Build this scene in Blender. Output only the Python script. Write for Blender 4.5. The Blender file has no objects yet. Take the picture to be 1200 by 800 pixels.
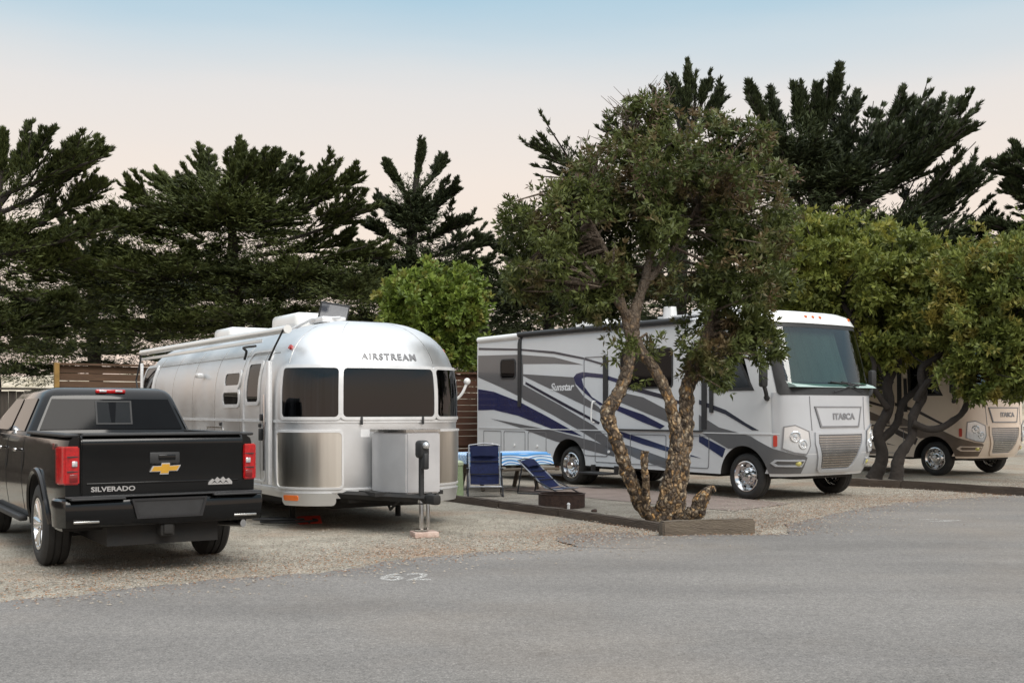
import bpy, bmesh, math, random
import numpy as np
from mathutils import Vector, Matrix, noise
C = bpy.context.scene.collection
R = math.radians
random.seed(7)
RNG = np.random.default_rng(11)

# ------------------------------------------------------------ materials
def nd(nt, typ, **kw):
    n = nt.nodes.new(typ)
    for k, v in kw.items():
        if k.startswith('_'):
            setattr(n, k[1:], v)
        else:
            n.inputs[k.replace('_', ' ')].default_value = v
    return n

def pmat(name, col, rough=.5, metal=0., coat=0., col2=None, nscale=3., amount=.5, bump=0., bscale=60., spec=.5, rvar=0., aniso=0., stretch=None):
    """Principled surface, noise mixes col/col2, noise bump and roughness variation"""
    m = bpy.data.materials.new(name); m.use_nodes = True
    nt = m.node_tree; b = nt.nodes['Principled BSDF']; L = nt.links.new
    b.inputs['Roughness'].default_value = rough; b.inputs['Metallic'].default_value = metal
    b.inputs['Coat Weight'].default_value = coat; b.inputs['Coat Roughness'].default_value = .06
    b.inputs['Specular IOR Level'].default_value = spec
    b.inputs['Anisotropic'].default_value = aniso
    c1 = (*col, 1); c2 = (*(col2 or [x * .8 for x in col]), 1)
    tc = nd(nt, 'ShaderNodeTexCoord')
    src = tc.outputs['Object']
    if stretch:
        mp = nd(nt, 'ShaderNodeMapping', Scale=stretch); L(src, mp.inputs['Vector']); src = mp.outputs[0]
    n = nd(nt, 'ShaderNodeTexNoise', Scale=nscale, Detail=6., Roughness=.6); L(src, n.inputs['Vector'])
    rp = nd(nt, 'ShaderNodeValToRGB'); e = rp.color_ramp.elements
    e[0].position = .5 - .25 * amount - .1; e[1].position = .5 + .25 * amount; e[0].color = c2; e[1].color = c1
    L(n.outputs['Fac'], rp.inputs[0]); L(rp.outputs[0], b.inputs['Base Color'])
    if rvar:
        mr = nd(nt, 'ShaderNodeMapRange'); mr.inputs['From Min'].default_value = .3; mr.inputs['From Max'].default_value = .7
        mr.inputs['To Min'].default_value = rough - rvar; mr.inputs['To Max'].default_value = rough + rvar
        L(n.outputs['Fac'], mr.inputs['Value']); L(mr.outputs[0], b.inputs['Roughness'])
    if bump:
        n2 = nd(nt, 'ShaderNodeTexNoise', Scale=bscale, Detail=4.); L(src, n2.inputs['Vector'])
        bp = nd(nt, 'ShaderNodeBump', Strength=min(1, bump), Distance=.02 if bscale < 100 else .006)
        L(n2.outputs['Fac'], bp.inputs['Height']); L(bp.outputs[0], b.inputs['Normal'])
    return m

def glass_mat(name, tint=(.5, .7, .62), fac=.5, rough=.02, fm=1.5):
    m = bpy.data.materials.new(name); m.use_nodes = True; nt = m.node_tree; nt.nodes.clear(); L = nt.links.new
    out = nd(nt, 'ShaderNodeOutputMaterial')
    t = nd(nt, 'ShaderNodeBsdfTransparent', Color=(*tint, 1)); g = nd(nt, 'ShaderNodeBsdfGlossy', Color=(.9, .9, .9, 1), Roughness=rough)
    fr = nd(nt, 'ShaderNodeFresnel', IOR=1.5)
    mx = nd(nt, 'ShaderNodeMixShader')
    ad = nd(nt, 'ShaderNodeMath', _operation='MULTIPLY_ADD'); ad.inputs[1].default_value = fm; ad.inputs[2].default_value = fac * .1
    ad.use_clamp = True
    geo = nd(nt, 'ShaderNodeNewGeometry'); bf = nd(nt, 'ShaderNodeMath', _operation='SUBTRACT'); bf.inputs[0].default_value = 1.; L(geo.outputs['Backfacing'], bf.inputs[1]); mb = nd(nt, 'ShaderNodeMath', _operation='MULTIPLY'); L(fr.outputs[0], ad.inputs[0]); L(ad.outputs[0], mb.inputs[0]); L(bf.outputs[0], mb.inputs[1]); L(mb.outputs[0], mx.inputs[0]); L(t.outputs[0], mx.inputs[1]); L(g.outputs[0], mx.inputs[2]); L(mx.outputs[0], out.inputs[0])
    return m

def leaf_mat(name, dark, light, alt=None, alt_amt=0., nscale=.8, trans=.25, rough=.5):
    m = bpy.data.materials.new(name); m.use_nodes = True; nt = m.node_tree; b = nt.nodes['Principled BSDF']; L = nt.links.new
    out = nt.nodes['Material Output']
    at = nd(nt, 'ShaderNodeAttribute', _attribute_name='tint')
    tc = nd(nt, 'ShaderNodeTexCoord'); n = nd(nt, 'ShaderNodeTexNoise', Scale=nscale, Detail=3.); L(tc.outputs['Object'], n.inputs['Vector'])
    a = nd(nt, 'ShaderNodeMath', _operation='MULTIPLY_ADD'); a.inputs[1].default_value = .55; L(at.outputs['Fac'], a.inputs[0])
    s = nd(nt, 'ShaderNodeMath', _operation='MULTIPLY_ADD'); s.inputs[1].default_value = 1.6; s.inputs[2].default_value = -.55; L(n.outputs['Fac'], s.inputs[0]); L(s.outputs[0], a.inputs[2])
    mx = nd(nt, 'ShaderNodeMix', _data_type='RGBA'); mx.inputs[6].default_value = (*dark, 1); mx.inputs[7].default_value = (*light, 1); mx.clamp_factor = True
    L(a.outputs[0], mx.inputs[0]); col = mx.outputs[2]
    if alt:
        n2 = nd(nt, 'ShaderNodeTexNoise', Scale=nscale * 1.7, Detail=3.); mp = nd(nt, 'ShaderNodeMapping', Location=(7, 3, 1)); L(tc.outputs['Object'], mp.inputs[0]); L(mp.outputs[0], n2.inputs['Vector'])
        r2 = nd(nt, 'ShaderNodeMapRange'); r2.inputs['From Min'].default_value = .62 - alt_amt * .3; r2.inputs['From Max'].default_value = .72 - alt_amt * .2; L(n2.outputs['Fac'], r2.inputs['Value'])
        m2 = nd(nt, 'ShaderNodeMix', _data_type='RGBA'); m2.inputs[7].default_value = (*alt, 1); L(col, m2.inputs[6]); L(r2.outputs[0], m2.inputs[0]); col = m2.outputs[2]
    L(col, b.inputs['Base Color']); b.inputs['Roughness'].default_value = rough; b.inputs['Specular IOR Level'].default_value = .35
    t = nd(nt, 'ShaderNodeBsdfTranslucent'); L(col, t.inputs[0]); ms = nd(nt, 'ShaderNodeMixShader'); ms.inputs[0].default_value = trans
    L(b.outputs[0], ms.inputs[1]); L(t.outputs[0], ms.inputs[2]); L(ms.outputs[0], out.inputs[0])
    return m

def asphalt_mat():
    m = bpy.data.materials.new('asphalt'); m.use_nodes = True; nt = m.node_tree; b = nt.nodes['Principled BSDF']; L = nt.links.new
    tc = nd(nt, 'ShaderNodeTexCoord'); o = tc.outputs['Object']
    def N(sc, det=5., ro=.6, st=None):
        n = nd(nt, 'ShaderNodeTexNoise', Scale=sc, Detail=det, Roughness=ro)
        if st:
            mp = nd(nt, 'ShaderNodeMapping', Scale=st, Rotation=(0, 0, .5)); L(o, mp.inputs[0]); L(mp.outputs[0], n.inputs['Vector'])
        else: L(o, n.inputs['Vector'])
        return n.outputs['Fac']
    def ramp(src, p0, c0, p1, c1):
        r = nd(nt, 'ShaderNodeValToRGB'); e = r.color_ramp.elements; e[0].position = p0; e[1].position = p1; e[0].color = (*c0, 1); e[1].color = (*c1, 1); L(src, r.inputs[0]); return r.outputs[0]
    def mix(f, a, c, mode='MIX'):
        x = nd(nt, 'ShaderNodeMix', _data_type='RGBA', _blend_type=mode)
        if isinstance(f, float): x.inputs[0].default_value = f
        else: L(f, x.inputs[0])
        for i, v in ((6, a), (7, c)):
            if isinstance(v, tuple): x.inputs[i].default_value = (*v, 1)
            else: L(v, x.inputs[i])
        return x.outputs[2]
    base = ramp(N(.35, 6., .55, (1, 2.2, 1)), .32, (.165, .157, .151), .7, (.225, .214, .205))
    fine = ramp(N(75., 3., .75), .34, (.55, .545, .54), .66, (1.30, 1.29, 1.27))
    col = mix(1., base, fine, 'MULTIPLY')
    mid = ramp(N(30., 4., .7), .34, (.74, .74, .735), .66, (1.22, 1.215, 1.2)); col = mix(1., col, mid, 'MULTIPLY')
    warm = ramp(N(.22, 4.), .48, (0, 0, 0), .75, (1, 1, 1)); col = mix(warm, col, mix(.35, col, (.24, .19, .14)))
    # aggregate specks
    v = nd(nt, 'ShaderNodeTexVoronoi', Scale=70.); L(o, v.inputs['Vector'])
    sp = ramp(v.outputs['Distance'], .10, (1, 1, 1), .16, (0, 0, 0))
    rn = nd(nt, 'ShaderNodeSeparateColor'); L(v.outputs['Color'], rn.inputs[0])
    gt = nd(nt, 'ShaderNodeMath', _operation='GREATER_THAN'); gt.inputs[1].default_value = .86; L(rn.outputs[0], gt.inputs[0])
    mu = nd(nt, 'ShaderNodeMath', _operation='MULTIPLY'); L(sp, mu.inputs[0]); L(gt.outputs[0], mu.inputs[1])
    col = mix(mu.outputs[0], col, (.42, .40, .37))
    # hairline cracks
    v2 = nd(nt, 'ShaderNodeTexVoronoi', Scale=.42, _feature='DISTANCE_TO_EDGE')
    nv = nd(nt, 'ShaderNodeTexNoise', Scale=1.6, Detail=7.); L(o, nv.inputs['Vector'])
    va = nd(nt, 'ShaderNodeMix', _data_type='VECTOR'); va.inputs[0].default_value = .35; L(o, va.inputs[4]); L(nv.outputs['Color'], va.inputs[5]); L(va.outputs[1], v2.inputs['Vector'])
    cr = ramp(v2.outputs['Distance'], .0012, (.88, .87, .86), .004, (1, 1, 1)); cm = ramp(N(.5, 3.), .5, (0, 0, 0), .58, (1, 1, 1)); col = mix(cm, col, mix(1., col, cr, 'MULTIPLY'))
    st = ramp(N(1.1, 5., .65), .60, (1, 1, 1), .72, (.84, .83, .82)); col = mix(1., col, st, 'MULTIPLY')
    tk = ramp(N(.9, 4., .6, (.18, 2.4, 1)), .35, (.95, .95, .953), .65, (1.03, 1.028, 1.02)); col = mix(1., col, tk, 'MULTIPLY')
    L(col, b.inputs['Base Color']); b.inputs['Roughness'].default_value = .85; b.inputs['Specular IOR Level'].default_value = .3
    bp = nd(nt, 'ShaderNodeBump', Strength=.6, Distance=.006); L(N(110., 3., .7), bp.inputs['Height']); L(bp.outputs[0], b.inputs['Normal'])
    return m

def gravel_mat(name, greys, litter, lit_lo=.5, scale=62.):
    m = bpy.data.materials.new(name); m.use_nodes = True; nt = m.node_tree; b = nt.nodes['Principled BSDF']; L = nt.links.new
    tc = nd(nt, 'ShaderNodeTexCoord'); o = tc.outputs['Object']
    v = nd(nt, 'ShaderNodeTexVoronoi', Scale=scale); L(o, v.inputs['Vector'])
    sp = nd(nt, 'ShaderNodeSeparateColor'); L(v.outputs['Color'], sp.inputs[0])
    r = nd(nt, 'ShaderNodeValToRGB'); e = r.color_ramp.elements
    e[0].position = 0; e[0].color = (*greys[0], 1); e[1].position = 1; e[1].color = (*greys[-1], 1)
    for i, g in enumerate(greys[1:-1]):
        x = e.new((i + 1) / (len(greys) - 1)); x.color = (*g, 1)
    L(sp.outputs[0], r.inputs[0])
    n = nd(nt, 'ShaderNodeTexNoise', Scale=.55, Detail=8., Roughness=.7); L(o, n.inputs['Vector'])
    r2 = nd(nt, 'ShaderNodeValToRGB'); r2.color_ramp.elements[0].position = lit_lo; r2.color_ramp.elements[1].position = lit_lo + .16; L(n.outputs['Fac'], r2.inputs[0])
    x1 = nd(nt, 'ShaderNodeMix', _data_type='RGBA'); L(r2.outputs[0], x1.inputs[0]); L(r.outputs[0], x1.inputs[6])
    x0 = nd(nt, 'ShaderNodeMix', _data_type='RGBA'); x0.inputs[0].default_value = .55; x0.inputs[7].default_value = (*litter, 1); L(r.outputs[0], x0.inputs[6]); L(x0.outputs[2], x1.inputs[7])
    n3 = nd(nt, 'ShaderNodeTexNoise', Scale=2.2, Detail=6.); L(o, n3.inputs['Vector'])
    r3 = nd(nt, 'ShaderNodeValToRGB'); r3.color_ramp.elements[0].position = .3; r3.color_ramp.elements[0].color = (.72, .7, .68, 1); r3.color_ramp.elements[1].position = .7; r3.color_ramp.elements[1].color = (1.12, 1.1, 1.08, 1); L(n3.outputs['Fac'], r3.inputs[0])
    x2 = nd(nt, 'ShaderNodeMix', _data_type='RGBA', _blend_type='MULTIPLY'); x2.inputs[0].default_value = 1; L(x1.outputs[2], x2.inputs[6]); L(r3.outputs[0], x2.inputs[7])
    L(x2.outputs[2], b.inputs['Base Color']); b.inputs['Roughness'].default_value = .9; b.inputs['Specular IOR Level'].default_value = .2
    bp = nd(nt, 'ShaderNodeBump', Strength=1., Distance=.02); L(v.outputs['Distance'], bp.inputs['Height']); bp.invert = True
    L(bp.outputs[0], b.inputs['Normal'])
    return m

M = dict(
 asphalt=asphalt_mat(),
 gravel=gravel_mat('gravel', [(.26, .235, .19), (.36, .33, .275), (.42, .39, .33), (.47, .44, .375), (.57, .54, .47)], (.32, .19, .115), .50),
 pad=gravel_mat('site_dirt', [(.22, .20, .165), (.33, .30, .25), (.38, .345, .29), (.44, .41, .36)], (.26, .17, .13), .55, 60.),
 road_edge=pmat('old_asphalt', (.17, .163, .155), .9, col2=(.125, .12, .115), nscale=14, bump=.8, bscale=70),
 sand=pmat('dune_sand', (.55, .48, .38), .95, col2=(.16, .13, .06), nscale=.8, amount=.6, bump=.5, bscale=6),
 white=pmat('white_gelcoat', (.78, .78, .77), .28, coat=.4, col2=(.68, .68, .66), nscale=1.2, amount=.9),
 white_side=pmat('fibreglass_side', (.63, .64, .645), .38, coat=.2, col2=(.56, .565, .57), nscale=.7, amount=.9),
 silver=pmat('silver_paint', (.50, .52, .545), .3, .25, coat=.5, col2=(.43, .45, .475), nscale=.9, amount=.9),
 navy=pmat('navy_stripe', (.012, .02, .075), .25, coat=.4, nscale=2), navy_line=pmat('dark_stripe', (.015, .018, .035), .3, coat=.3),
 grey=pmat('grey_stripe', (.115, .116, .12), .3, coat=.4, col2=(.10, .101, .105), nscale=1),
 tan=pmat('tan_paint', (.74, .62, .50), .3, coat=.4, col2=(.67, .56, .45), nscale=.9, amount=.9),
 tan_front=pmat('champagne_paint', (.70, .585, .48), .3, .1, coat=.5, col2=(.63, .52, .43), nscale=.9, amount=.9),
 brown=pmat('brown_stripe', (.13, .095, .07), .3, coat=.4), brown_dark=pmat('dark_brown_stripe', (.03, .02, .016), .3, coat=.3),
 black_paint=pmat('black_paint', (.002, .002, .0022), .12, coat=.28, col2=(.005, .005, .005), nscale=2.5, amount=1., rvar=.05, spec=.3),
 trim=pmat('black_plastic', (.022, .022, .023), .55, col2=(.015, .015, .015), nscale=8, bump=.15, bscale=200),
 under=pmat('underbody', (.012, .012, .012), .8, col2=(.02, .017, .014), nscale=6),
 rubber=pmat('tyre_rubber', (.02, .0195, .019), .75, col2=(.034, .031, .028), nscale=9, bump=.3, bscale=90),
 chrome=pmat('chrome', (.75, .75, .76), .12, 1., col2=(.6, .6, .6), nscale=5, rvar=.06),
 steel=pmat('brushed_steel', (.55, .54, .52), .24, 1., col2=(.42, .41, .39), nscale=6, rvar=.07, stretch=(1, 1, .08)),
 stainless=pmat('polished_stainless', (.80, .765, .70), .32, 1., col2=(.62, .59, .535), nscale=2.2, rvar=.08, stretch=(1.6, 1.6, .05)),
 alu=pmat('trailer_aluminium', (.72, .725, .73), .41, .86, col2=(.62, .625, .63), nscale=1.3, amount=.9, rvar=.10, bump=.22, bscale=2.6),
 alu_trim=pmat('white_trim', (.72, .72, .72), .35, .3, nscale=3),
 darkglass=pmat('dark_window_glass', (.005, .005, .0055), .05, spec=.15, nscale=4),
 blackback=pmat('window_backing', (.028, .029, .030), .6), curtain=pmat('grey_curtain', (.13, .13, .13), .8, col2=(.08, .08, .08), nscale=5, stretch=(1, 1, .1)),
 shade=pmat('sun_shade', (.14, .14, .14), .8, col2=(.10, .105, .10), nscale=1.5, stretch=(3, 3, .2)),
 dash=pmat('dashboard', (.34, .44, .41), .7), glass=glass_mat('windscreen_glass', (.60, .71, .67), .3), tint=glass_mat('tinted_glass', (.42, .43, .45), .2, .02, .75),
 red=pmat('red_lens', (.45, .004, .006), .12, coat=.8, col2=(.25, .002, .003), nscale=30, amount=.5), redpaint=pmat('red_rubber', (.5, .05, .03), .4),
 lens_dark=pmat('dark_red_lens', (.16, .002, .003), .1, coat=.8), amber=pmat('amber_lens', (.75, .16, .02), .2, coat=.5), clear=pmat('lamp_glass', (.75, .77, .78), .08, .6, coat=.8, col2=(.35, .36, .38), nscale=30), yellow_lens=pmat('yellow_lens', (.65, .6, .18), .1, .2, coat=.8),
 gold=pmat('gold_emblem', (.75, .42, .05), .25, .6, coat=.5), letter=pmat('letter_chrome', (.7, .7, .7), .2, .8), letter_dark=pmat('letter_grey', (.22, .22, .23), .4, .2), housing=pmat('lamp_housing', (.62, .63, .64), .12, .3, coat=1., nscale=3), letter_light=pmat('letter_light', (.72, .72, .72), .4),
 wood=pmat('redwood_fence', (.10, .040, .020), .85, col2=(.045, .020, .012), nscale=2.5, amount=.9, bump=.5, bscale=14, stretch=(1, 1, 9)),
 wood_old=pmat('brown_fence', (.11, .06, .032), .85, col2=(.05, .028, .016), nscale=2.5, amount=.9, bump=.5, bscale=14, stretch=(1, 1, 9)),
 wood_grey=pmat('dark_fence', (.055, .045, .036), .9, col2=(.03, .024, .02), nscale=2.5, bump=.4, bscale=14, stretch=(8, 8, 1)),
 post_y=pmat('yellow_post', (.24, .14, .035), .85, col2=(.15, .085, .02), nscale=6),
 timber=pmat('landscape_timber', (.095, .072, .055), .95, col2=(.045, .034, .027), nscale=3., amount=1., bump=1., bscale=18, stretch=(1, 6, 6)),
 timber2=pmat('weathered_timber', (.165, .135, .10), .95, col2=(.09, .07, .055), nscale=3., amount=1., bump=1., bscale=18, stretch=(1, 6, 6)),
 block=pmat('wood_block', (.55, .43, .37), .9, col2=(.38, .25, .2), nscale=10, bump=.5), 
 bluefab=pmat('blue_mesh_fabric', (.016, .030, .13), .7, col2=(.010, .018, .075), nscale=20, bump=.3, bscale=300), bluepad=pmat('blue_pillow', (.012, .022, .10), .75),
 tube=pmat('grey_tube', (.30, .31, .33), .3, .7), tube_dark=pmat('dark_tube', (.03, .032, .04), .4, .4),
 cloth=None, rust=pmat('rusty_steel', (.075, .045, .035), .8, .3, col2=(.035, .022, .018), nscale=14, bump=.5, bscale=60),
 green=pmat('green_fibreglass', (.30, .38, .22), .6, col2=(.22, .29, .16), nscale=6), ash=pmat('ash', (.1, .095, .09), 1., bump=1., bscale=40),
 solar=pmat('solar_cells', (.06, .065, .08), .15, coat=.8, nscale=2), paint62=None,
 deadwood=pmat('dead_wood', (.12, .09, .075), .9), bark=pmat('grey_bark', (.075, .062, .050), .95, col2=(.035, .028, .022), nscale=9, amount=.9, bump=1., bscale=26), bark_dark=pmat('dark_bark', (.035, .028, .023), .95, col2=(.018, .014, .012), nscale=7, amount=.9, bump=1., bscale=20),
 cyp=leaf_mat('cypress_foliage', (.011, .018, .007), (.10, .122, .030), nscale=.35, trans=.1, rough=.7),
 cyp2=leaf_mat('cypress_foliage_deep', (.009, .015, .008), (.060, .078, .026), nscale=.4, trans=.08, rough=.7),
 leaf=leaf_mat('broad_leaves', (.026, .040, .012), (.135, .16, .042), (.15, .105, .05), .30, nscale=.9, trans=.22),
 leaf_seed=leaf_mat('seed_heads', (.075, .045, .03), (.15, .10, .06), nscale=2., trans=.1),
 leaf_y=leaf_mat('yellow_green_leaves', (.058, .080, .018), (.23, .26, .05), (.26, .25, .05), .3, nscale=.9, trans=.25),
 leaf_b=leaf_mat('bright_leaves', (.06, .10, .018), (.22, .29, .05), (.20, .18, .04), .25, nscale=1.4, trans=.25), leaf_r=leaf_mat('olive_leaves', (.060, .085, .020), (.22, .25, .055), (.26, .22, .05), .35, nscale=.9, trans=.25),
 leaf_d=leaf_mat('dark_leaves', (.020, .034, .010), (.075, .10, .025), nscale=.9, trans=.2),
 litter=leaf_mat('fallen_leaves', (.15, .07, .035), (.34, .19, .10), nscale=3., trans=.1, rough=.9),
 pebble=leaf_mat('pebbles', (.14, .12, .10), (.36, .32, .27), nscale=9., trans=0., rough=.9),
)
def cloth_mat():
    m = bpy.data.materials.new('striped_cloth'); m.use_nodes = True; nt = m.node_tree; b = nt.nodes['Principled BSDF']; L = nt.links.new
    tc = nd(nt, 'ShaderNodeTexCoord'); s = nd(nt, 'ShaderNodeSeparateXYZ'); L(tc.outputs['Object'], s.inputs[0])
    a = nd(nt, 'ShaderNodeMath', _operation='SUBTRACT'); L(s.outputs[1], a.inputs[0]); L(s.outputs[2], a.inputs[1])
    w = nd(nt, 'ShaderNodeMath', _operation='MULTIPLY'); w.inputs[1].default_value = 9.; L(a.outputs[0], w.inputs[0])
    f = nd(nt, 'ShaderNodeMath', _operation='FRACT'); L(w.outputs[0], f.inputs[0])
    r = nd(nt, 'ShaderNodeValToRGB'); r.color_ramp.interpolation = 'CONSTANT'; e = r.color_ramp.elements
    e[0].color = (.10, .30, .62, 1); e[1].position = .3; e[1].color = (.66, .74, .8, 1)
    for p, c in ((.5, (.03, .12, .42)), (.62, (.45, .64, .78)), (.85, (.72, .76, .8))): x = e.new(p); x.color = (*c, 1)
    L(f.outputs[0], r.inputs[0]); L(r.outputs[0], b.inputs['Base Color']); b.inputs['Roughness'].default_value = .7
    return m
M['cloth'] = cloth_mat()
def worn_paint():
    m = bpy.data.materials.new('worn_white_paint'); m.use_nodes = True; nt = m.node_tree; b = nt.nodes['Principled BSDF']; L = nt.links.new
    b.inputs['Base Color'].default_value = (.62, .61, .58, 1); b.inputs['Roughness'].default_value = .8
    tc = nd(nt, 'ShaderNodeTexCoord'); n = nd(nt, 'ShaderNodeTexNoise', Scale=38., Detail=5., Roughness=.7); L(tc.outputs['Object'], n.inputs['Vector'])
    r = nd(nt, 'ShaderNodeValToRGB'); r.color_ramp.elements[0].position = .44; r.color_ramp.elements[1].position = .62; L(n.outputs['Fac'], r.inputs[0]); L(r.outputs[0], b.inputs['Alpha'])
    return m
M['paint62'] = worn_paint()
def bark_flaky():
    m = bpy.data.materials.new('flaking_bark'); m.use_nodes = True; nt = m.node_tree; b = nt.nodes['Principled BSDF']; L = nt.links.new
    tc = nd(nt, 'ShaderNodeTexCoord'); o = tc.outputs['Object']
    v = nd(nt, 'ShaderNodeTexVoronoi', Scale=25.); mp = nd(nt, 'ShaderNodeMapping', Scale=(1, 1, .75)); L(o, mp.inputs[0])
    nn = nd(nt, 'ShaderNodeTexNoise', Scale=9., Detail=4.); L(mp.outputs[0], nn.inputs['Vector'])
    va = nd(nt, 'ShaderNodeMix', _data_type='VECTOR'); va.inputs[0].default_value = .12; L(mp.outputs[0], va.inputs[4]); L(nn.outputs['Color'], va.inputs[5]); L(va.outputs[1], v.inputs['Vector'])
    sp = nd(nt, 'ShaderNodeSeparateColor'); L(v.outputs['Color'], sp.inputs[0])
    r = nd(nt, 'ShaderNodeValToRGB'); e = r.color_ramp.elements; e[0].color = (.05, .037, .027, 1); e[1].position = 1; e[1].color = (.42, .35, .26, 1)
    for p, c in ((.25, (.12, .085, .055)), (.42, (.22, .17, .12)), (.55, (.30, .19, .09)), (.68, (.26, .22, .17)), (.80, (.46, .26, .09)), (.90, (.44, .34, .22))): x = e.new(p); x.color = (*c, 1)
    L(sp.outputs[0], r.inputs[0])
    d = nd(nt, 'ShaderNodeValToRGB'); d.color_ramp.elements[0].position = .25; d.color_ramp.elements[0].color = (1, 1, 1, 1); d.color_ramp.elements[1].position = .62; d.color_ramp.elements[1].color = (.36, .33, .3, 1); L(v.outputs['Distance'], d.inputs[0])
    x = nd(nt, 'ShaderNodeMix', _data_type='RGBA', _blend_type='MULTIPLY'); x.inputs[0].default_value = 1; L(r.outputs[0], x.inputs[6]); L(d.outputs[0], x.inputs[7])
    # plain grey-brown bark above the flaking zone
    s = nd(nt, 'ShaderNodeSeparateXYZ'); L(o, s.inputs[0]); n5 = nd(nt, 'ShaderNodeTexNoise', Scale=3., Detail=4.); L(o, n5.inputs['Vector'])
    ad = nd(nt, 'ShaderNodeMath', _operation='MULTIPLY_ADD'); ad.inputs[1].default_value = 1.2; L(n5.outputs['Fac'], ad.inputs[0]); L(s.outputs[2], ad.inputs[2])
    mr = nd(nt, 'ShaderNodeMapRange'); mr.inputs['From Min'].default_value = 2.2; mr.inputs['From Max'].default_value = 4.0; L(ad.outputs[0], mr.inputs['Value'])
    x2 = nd(nt, 'ShaderNodeMix', _data_type='RGBA'); x2.inputs[7].default_value = (.16, .125, .095, 1); L(mr.outputs[0], x2.inputs[0]); L(x.outputs[2], x2.inputs[6])
    L(x2.outputs[2], b.inputs['Base Color']); b.inputs['Roughness'].default_value = .85
    bp = nd(nt, 'ShaderNodeBump', Strength=1., Distance=.04); bp.invert = True; L(v.outputs['Distance'], bp.inputs['Height']); L(bp.outputs[0], b.inputs['Normal'])
    return m
M['flaky'] = bark_flaky()

# ------------------------------------------------------------ object helpers
def prop(o, label=None, cat=None, group=None, kind=None):
    if label: o['label'] = label
    if cat: o['category'] = cat
    if group: o['group'] = group
    if kind: o['kind'] = kind
    return o
def thing(name, label, cat, loc=(0, 0, 0), rz=0, group=None):
    o = bpy.data.objects.new(name, None); C.objects.link(o); o.location = loc; o.rotation_euler = (0, 0, rz)
    return prop(o, label, cat, group)
def link(name, bm, mat, parent=None, smooth=35, keep=False):
    me = bpy.data.meshes.new(name); bm.normal_update(); bm.to_mesh(me)
    if not keep: bm.free()
    for mm in (mat if isinstance(mat, (list, tuple)) else [mat]): me.materials.append(mm)
    o = bpy.data.objects.new(name, me); C.objects.link(o)
    if smooth:
        me.polygons.foreach_set('use_smooth', [True] * len(me.polygons))
        me.set_sharp_from_angle(angle=R(smooth))
    if parent: o.parent = parent
    return o
def empty(name, parent, loc=(0, 0, 0)):
    o = bpy.data.objects.new(name, None); C.objects.link(o); o.parent = parent; o.location = loc; return o
def NB(): return bmesh.new()
def box(bm, c, s, bev=0., rot=None, seg=2):
    r = bmesh.ops.create_cube(bm, size=1.); vs = r['verts']
    bmesh.ops.scale(bm, vec=s, verts=vs)
    if bev:
        es = list({e for v in vs for e in v.link_edges})
        rr = bmesh.ops.bevel(bm, geom=es, offset=bev, segments=seg, affect='EDGES', profile=.5)
        vs = list({v for f in rr['faces'] for v in f.verts} | {v for v in vs if v.is_valid})
    if rot is not None: bmesh.ops.rotate(bm, cent=(0, 0, 0), matrix=rot, verts=vs)
    bmesh.ops.translate(bm, vec=c, verts=vs)
    return bm
def cyl(bm, p0, p1, r0, r1=None, seg=16, cap=True):
    p0, p1 = Vector(p0), Vector(p1); r1 = r0 if r1 is None else r1; d = p1 - p0
    q = d.to_track_quat('Z', 'Y').to_matrix().to_4x4(); mt = Matrix.Translation((p0 + p1) / 2) @ q
    bmesh.ops.create_cone(bm, cap_ends=cap, segments=seg, radius1=r0, radius2=r1, depth=d.length, matrix=mt)
    return bm
def tube(bm, pts, rad, seg=8, cap=True, wob=0., wsc=6.):
    pts = [Vector(p) for p in pts]; rad = rad if isinstance(rad, (list, tuple)) else [rad] * len(pts)
    rings = []; up = Vector((0.13, .2, 1)); prev = None
    for i, p in enumerate(pts):
        t = (pts[min(i + 1, len(pts) - 1)] - pts[max(i - 1, 0)]).normalized()
        if prev is None: n = t.cross(up if abs(t.dot(up.normalized())) < .95 else Vector((1, 0, 0))).normalized()
        else: n = (prev - t * prev.dot(t)).normalized()
        prev = n; b = t.cross(n); ring = []
        for k in range(seg):
            a = 2 * math.pi * k / seg; dv = n * math.cos(a) + b * math.sin(a); q = p + dv * rad[i]
            if wob: q += dv * wob * rad[i] * (noise.noise(q * wsc) + .5 * noise.noise(q * wsc * 2.7))
            ring.append(bm.verts.new(q))
        rings.append(ring)
    for a, b in zip(rings, rings[1:]):
        for k in range(seg): bm.faces.new((a[k], a[(k + 1) % seg], b[(k + 1) % seg], b[k]))
    if cap: bm.faces.new(rings[0][::-1]); bm.faces.new(rings[-1])
    return bm
def smoothpath(pts, n=6):
    """Catmull-Rom through pts (any tuple length)"""
    P = [np.array(p, float) for p in pts]; P = [2 * P[0] - P[1]] + P + [2 * P[-1] - P[-2]]; out = []
    for i in range(1, len(P) - 2):
        for k in range(n):
            t = k / n; a, b, c, d = P[i - 1:i + 3]
            out.append(.5 * ((2 * b) + (-a + c) * t + (2 * a - 5 * b + 4 * c - d) * t * t + (-a + 3 * b - 3 * c + d) * t ** 3))
    out.append(P[-2]); return out
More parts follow.
